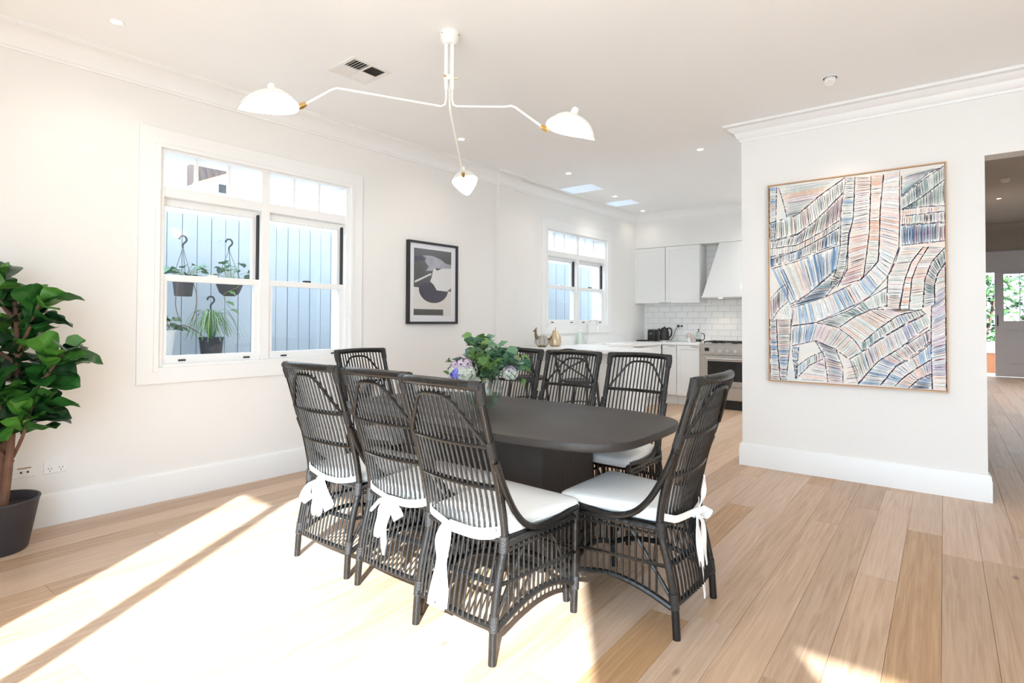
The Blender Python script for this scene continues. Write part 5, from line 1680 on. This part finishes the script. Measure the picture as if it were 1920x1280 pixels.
# ------------------------------------------------------------------ side passage outside the windows
struct(MB().box(-20, 12, -14, 26, -0.34, -0.145).build('floor_outside', M_PAVE, smooth=False))
fe = thing('paling_fence', 'pale blue-white paling fence outside the dining window', 'fence', ORG, -AL)
FD = -1.15
FBW = 0.128
bm_ = MB().box(-0.009, 0.009, -FBW / 2 + 0.0032, FBW / 2 - 0.0032, -0.15, 2.30, 0.004).mesh('paling', M_FENCE, False)
nb = int((12.4 + 1.2) / FBW)
for k in range(nb):
    place(bm_, 'paling', fe, (FD + (0.004 if k % 2 else 0), -1.2 + k * FBW, random.uniform(-0.004, 0.004)))
MB().box(FD - 0.0098, FD - 0.0088, -1.2, 12.4, -0.145, 2.28).build('gap_shade_sheet', mat('gap_shade_grey', (0.20, 0.23, 0.27), 0.8, var=0.1), fe, smooth=False)  # dark sheet added so the paling gaps read as shade lines
for z in (0.35, 1.1, 1.9):
    MB().box(FD - 0.06, FD - 0.0105, -1.2, 12.4, z, z + 0.07).build('fence_rail', M_FENCE, fe, smooth=False)
# neighbouring house
nh = thing('neighbour_house', 'white neighbouring house with brown eaves seen above the fence', 'house', ORG, -AL)
MB().box(-9.2, -5.4, 3.9, 9.0, -0.15, 6.5).build('wall', M_RENDER, nh, smooth=False)
MB().box(-9.2, -5.6, -2.0, 3.2, -0.15, 3.72).build('wall', M_RENDER, nh, smooth=False)
MB().add([(-5.0, 3.43, 3.46), (-5.0, 4.02, 3.75), (-5.0, 4.02, 3.84), (-5.0, 3.43, 3.80), (-5.35, 3.43, 3.46), (-5.35, 4.02, 3.75), (-5.35, 4.02, 3.84), (-5.35, 3.43, 3.80)], [(0, 1, 2, 3), (7, 6, 5, 4), (0, 4, 5, 1), (1, 5, 6, 2), (2, 6, 7, 3), (3, 7, 4, 0)]).build('eave', M_ROOF, nh, smooth=False)
for k in range(5):
    y_ = 3.5 + k * 0.1
    MB().add([(-4.99, y_, 3.47 + 0.49 * (y_ - 3.43)), (-4.99, y_ + 0.012, 3.476 + 0.49 * (y_ - 3.43)), (-4.99, y_ - 0.05, 3.8), (-4.99, y_ - 0.062, 3.8)], [(0, 1, 2, 3)]).build('lining_joint', M_SLOT, nh, smooth=False)
MB().add([(-4.97, 3.40, 3.43), (-4.97, 4.10, 3.775), (-4.97, 4.10, 3.80), (-4.97, 3.40, 3.455), (-5.02, 3.40, 3.43), (-5.02, 4.10, 3.775), (-5.02, 4.10, 3.80), (-5.02, 3.40, 3.455)], [(0, 1, 2, 3), (7, 6, 5, 4), (0, 4, 5, 1), (3, 2, 6, 7), (1, 5, 6, 2), (0, 3, 7, 4)]).build('fascia', M_FASCIA, nh, smooth=False)
MB().box(-5.40, -5.37, 3.95, 4.08, 3.46, 3.60).build('window', M_OVENG, nh, smooth=False)
MB().tube([(-5.5, 3.36, -0.1), (-5.5, 3.36, 3.75)], 0.05, 10).build('downpipe', M_FENCE, nh)
MB().box(-6.2, -5.3, -2.0, 3.3, 3.72, 3.82).build('gutter', M_FENCE, nh, smooth=False)

# hanging baskets on the fence


def hanging(lab, s_, z, kind, hook_dz, par_n, seed):
    rr = random.Random(seed)
    o = thing('hanging_basket', lab, 'hanging plant', LW(s_, -0.88, z), -AL, 'hanging plants on the fence')
    rt = {'cyl': 0.085, 'bowl': 0.115, 'spider': 0.10, 'white': 0.11}[kind]
    m_ = M_PLWHITE if kind == 'white' else M_POT
    if kind == 'bowl':
        prof = [(0, -0.13), (0.05, -0.13), (0.085, -0.1), (0.112, -0.03), (0.12, 0.0), (0.12, 0.012), (0.108, 0.012), (0.1, -0.02), (0, -0.02)]
    else:
        h_ = {'cyl': 0.14, 'spider': 0.19, 'white': 0.2}[kind]
        prof = [(0, -h_), (rt * 0.8, -h_), (rt, 0), (rt * 1.06, 0.002), (rt * 1.06, 0.014), (rt * 0.94, 0.014), (rt * 0.9, -0.02), (0, -0.02)]
    MB().lathe(prof, 26).build('pot', m_, o)
    hk = Vector((-0.02, 0, hook_dz))
    for k in range(3):
        a_ = 2 * PI * k / 3 + 0.5
        MB().tube([(rt * math.cos(a_), rt * math.sin(a_), 0.01), tuple(hk - Vector((0, 0, 0.055)))], 0.003, 5).build('wire', M_WIRE if kind != 'white' else M_PLWHITE, o)
    MB().tube(smooth_path([hk - Vector((0, 0, 0.06)), hk - Vector((0, 0, 0.03)), hk + Vector((0, 0.028, 0.005)), hk + Vector((0, 0.02, 0.038)), hk + Vector((0, -0.008, 0.046)), hk + Vector((0, -0.028, 0.03)), hk + Vector((0, -0.03, 0.012))], 3), 0.008, 8).build('hook', M_POT, o)
    MB().tube([hk + Vector((0.0, 0, 0.046)), Vector((FD + 0.88 + 0.012, 0, hook_dz + 0.046))], 0.003, 6).build('bracket', M_FENCE, o)
    if kind == 'spider':
        for k in range(70):
            a_ = rr.uniform(0, 2 * PI); ln = rr.uniform(0.2, 0.42); sp2 = rr.uniform(0.25, 1.0)
            d_ = Vector((math.cos(a_), math.sin(a_), 0))
            pts = [d_ * 0.02, d_ * (0.05 * sp2 + 0.02) + Vector((0, 0, ln * 0.55)), d_ * (ln * 0.55 * sp2) + Vector((0, 0, ln * 0.62)), d_ * (ln * 0.85 * sp2 + 0.02) + Vector((0, 0, ln * (0.55 - 0.6 * sp2)))]
            if d_.x < -0.5: pts = [Vector((max(p.x, -0.17), p.y, p.z)) for p in pts]
            pts = smooth_path(pts, 3)
            n_ = len(pts)
            MB().ribbon(pts, [0.011 * (1 - (k2 / n_) ** 2) + 0.002 for k2 in range(n_)], (-d_.y, d_.x, 0.1), 0.001).build('leaf', M_GRN if k % 3 else M_EUC2, o, smooth=False)
    else:
        lm = PLANTLEAF[1] if kind == 'white' else PLANTLEAF[0]
        for k in range(par_n):
            a_ = rr.uniform(0, 2 * PI); rad = rr.uniform(0.03, 0.14)
            hgt = rr.uniform(0.02, 0.13 if kind != 'bowl' else 0.20)
            p = Vector((max(rad * math.cos(a_), -0.13), rad * math.sin(a_) * 1.2, hgt))
            MB().tube([(0, 0, -0.02), tuple(p * 0.6 + Vector((0, 0, 0.02))), tuple(p)], 0.002, 4).build('stem', M_STEM, o)
            place(lm, 'leaf', o, tuple(p), rot=orient((math.cos(a_), math.sin(a_), rr.uniform(-0.4, 0.5)), rr.uniform(-0.6, 0.6)), scale=rr.uniform(0.7, 1.15))
        if kind == 'bowl':       # a trailing vine
            vine = smooth_path([(0.06, 0.05, 0.02), (0.13, 0.02, -0.05), (0.12, -0.10, -0.12), (0.10, -0.05, -0.22), (0.1, -0.02, -0.27)], 3)
            MB().tube(vine, 0.002, 4).build('stem', M_STEM, o)
            for q in (5, 8, 11):
                place(PLANTLEAF[2], 'leaf', o, tuple(vine[q]), rot=orient((0.4, 0.8, -0.3), 0.3), scale=1.2)
        if kind == 'cyl':
            for q in (-0.06, 0.05):
                MB().tube(smooth_path([(0.05, q, 0.01), (0.095, q * 1.4, -0.1), (0.09, q * 1.5, -0.22), (0.08, q * 0.9, -0.36)], 3), 0.0035, 5).build('runner', M_BARK, o)
        if kind == 'white':
            MB().tube(smooth_path([(0.02, 0.05, 0.04), (0.05, 0.16, 0.06), (0.05, 0.27, 0.0), (0.05, 0.34, -0.06)], 3), 0.004, 5).build('runner', M_BARK, o)
            bl_ = MB()
            for k in range(5):
                a_ = k * 1.257
                bl_.add([(0, 0, 0), (0.012 * math.cos(a_ - 0.4), 0.012 * math.sin(a_ - 0.4), 0.012), (0.024 * math.cos(a_), 0.024 * math.sin(a_), 0.012), (0.012 * math.cos(a_ + 0.4), 0.012 * math.sin(a_ + 0.4), 0.012)], [(0, 1, 2, 3)])
            bl_.build('flower', mat('flower_pink', (0.45, 0.05, 0.16), 0.6, var=0.2), o, (0.06, 0.12, 0.12), smooth=False)
    return o


PLANTLEAF = [leaf_mesh('leaf', M_EUC, 0.085, 0.075, 0.3, 0.15, 5, 3, 'oval'), leaf_mesh('leaf', mat('begonia_leaf', (0.06, 0.12, 0.05), 0.5, var=0.5), 0.08, 0.06, 0.3, 0.2, 5, 3, 'oval'), leaf_mesh('leaf', M_GRN, 0.07, 0.06, 0.3, 0.15, 5, 3, 'oval')]
hanging('black cylinder hanging pot with broad green leaves, left of the two upper pots', 1.86, 1.645, 'cyl', 0.35, 26, 1)
hanging('black bowl-shaped hanging pot with a trailing vine, right of the upper pots', 2.255, 1.65, 'bowl', 0.36, 18, 2)
hanging('hanging spider plant with arching striped leaves in a dark pot, lowest on the fence', 2.10, 1.125, 'spider', 0.34, 0, 3)
hanging('white hanging pot with dark leaves and a pink flower at the window edge', 1.69, 1.19, 'white', 0.34, 30, 4)

# garden shrubs beyond the front door
rs = random.Random(8)
SL = [leaf_mesh('leaf', mat('shrub_leaf', (0.06, 0.13, 0.03), 0.5, var=0.4), 0.16, 0.10, 0.4, 0.2, 4, 2, 'oval'), leaf_mesh('leaf', mat('shrub_dark', (0.02, 0.06, 0.018), 0.5, var=0.3), 0.16, 0.10, 0.4, 0.2, 4, 2, 'oval')]
for i, (x, y, lab) in enumerate(((0.70, 20.6, 'leafy green shrub outside the front door, seen through the narrow gap'), (2.35, 20.9, 'leafy green shrub seen through the glazed panes of the front door'))):
    shb = thing('garden_shrub', lab, 'shrub', (x, y, -0.145), 0, 'shrubs beyond the front door')
    for k in range(7):
        a_ = rs.uniform(0, 2 * PI)
        MB().tube(smooth_path([(0.1 * math.cos(a_), 0.1 * math.sin(a_), 0), (0.25 * math.cos(a_), 0.25 * math.sin(a_), 1.0), (0.5 * math.cos(a_ + 0.5), 0.4 * math.sin(a_ + 0.5), 2.3)], 3), 0.025, 6).build('branch', M_BARK, shb)
    fm = MB()
    for k in range(950):
        p = Vector((max(-0.75, min(0.75, rs.gauss(0, 0.42))), rs.gauss(0, 0.3), rs.uniform(0.45, 2.75)))
        src = SL[0]
        rot = orient((rs.uniform(-1, 1), rs.uniform(-1, 0.2), rs.uniform(-0.6, 0.6)), rs.uniform(-1, 1)).to_matrix()
        fm.mi = 0 if rs.random() < 0.6 else 1
        s2 = rs.uniform(0.7, 1.3)
        fm.add([p + rot @ (v.co * s2) for v in src.vertices], [tuple(f.vertices) for f in src.polygons])
    fo = fm.build('foliage', [SL[0].materials[0], SL[1].materials[0]], shb)
    fo['kind'] = 'stuff'
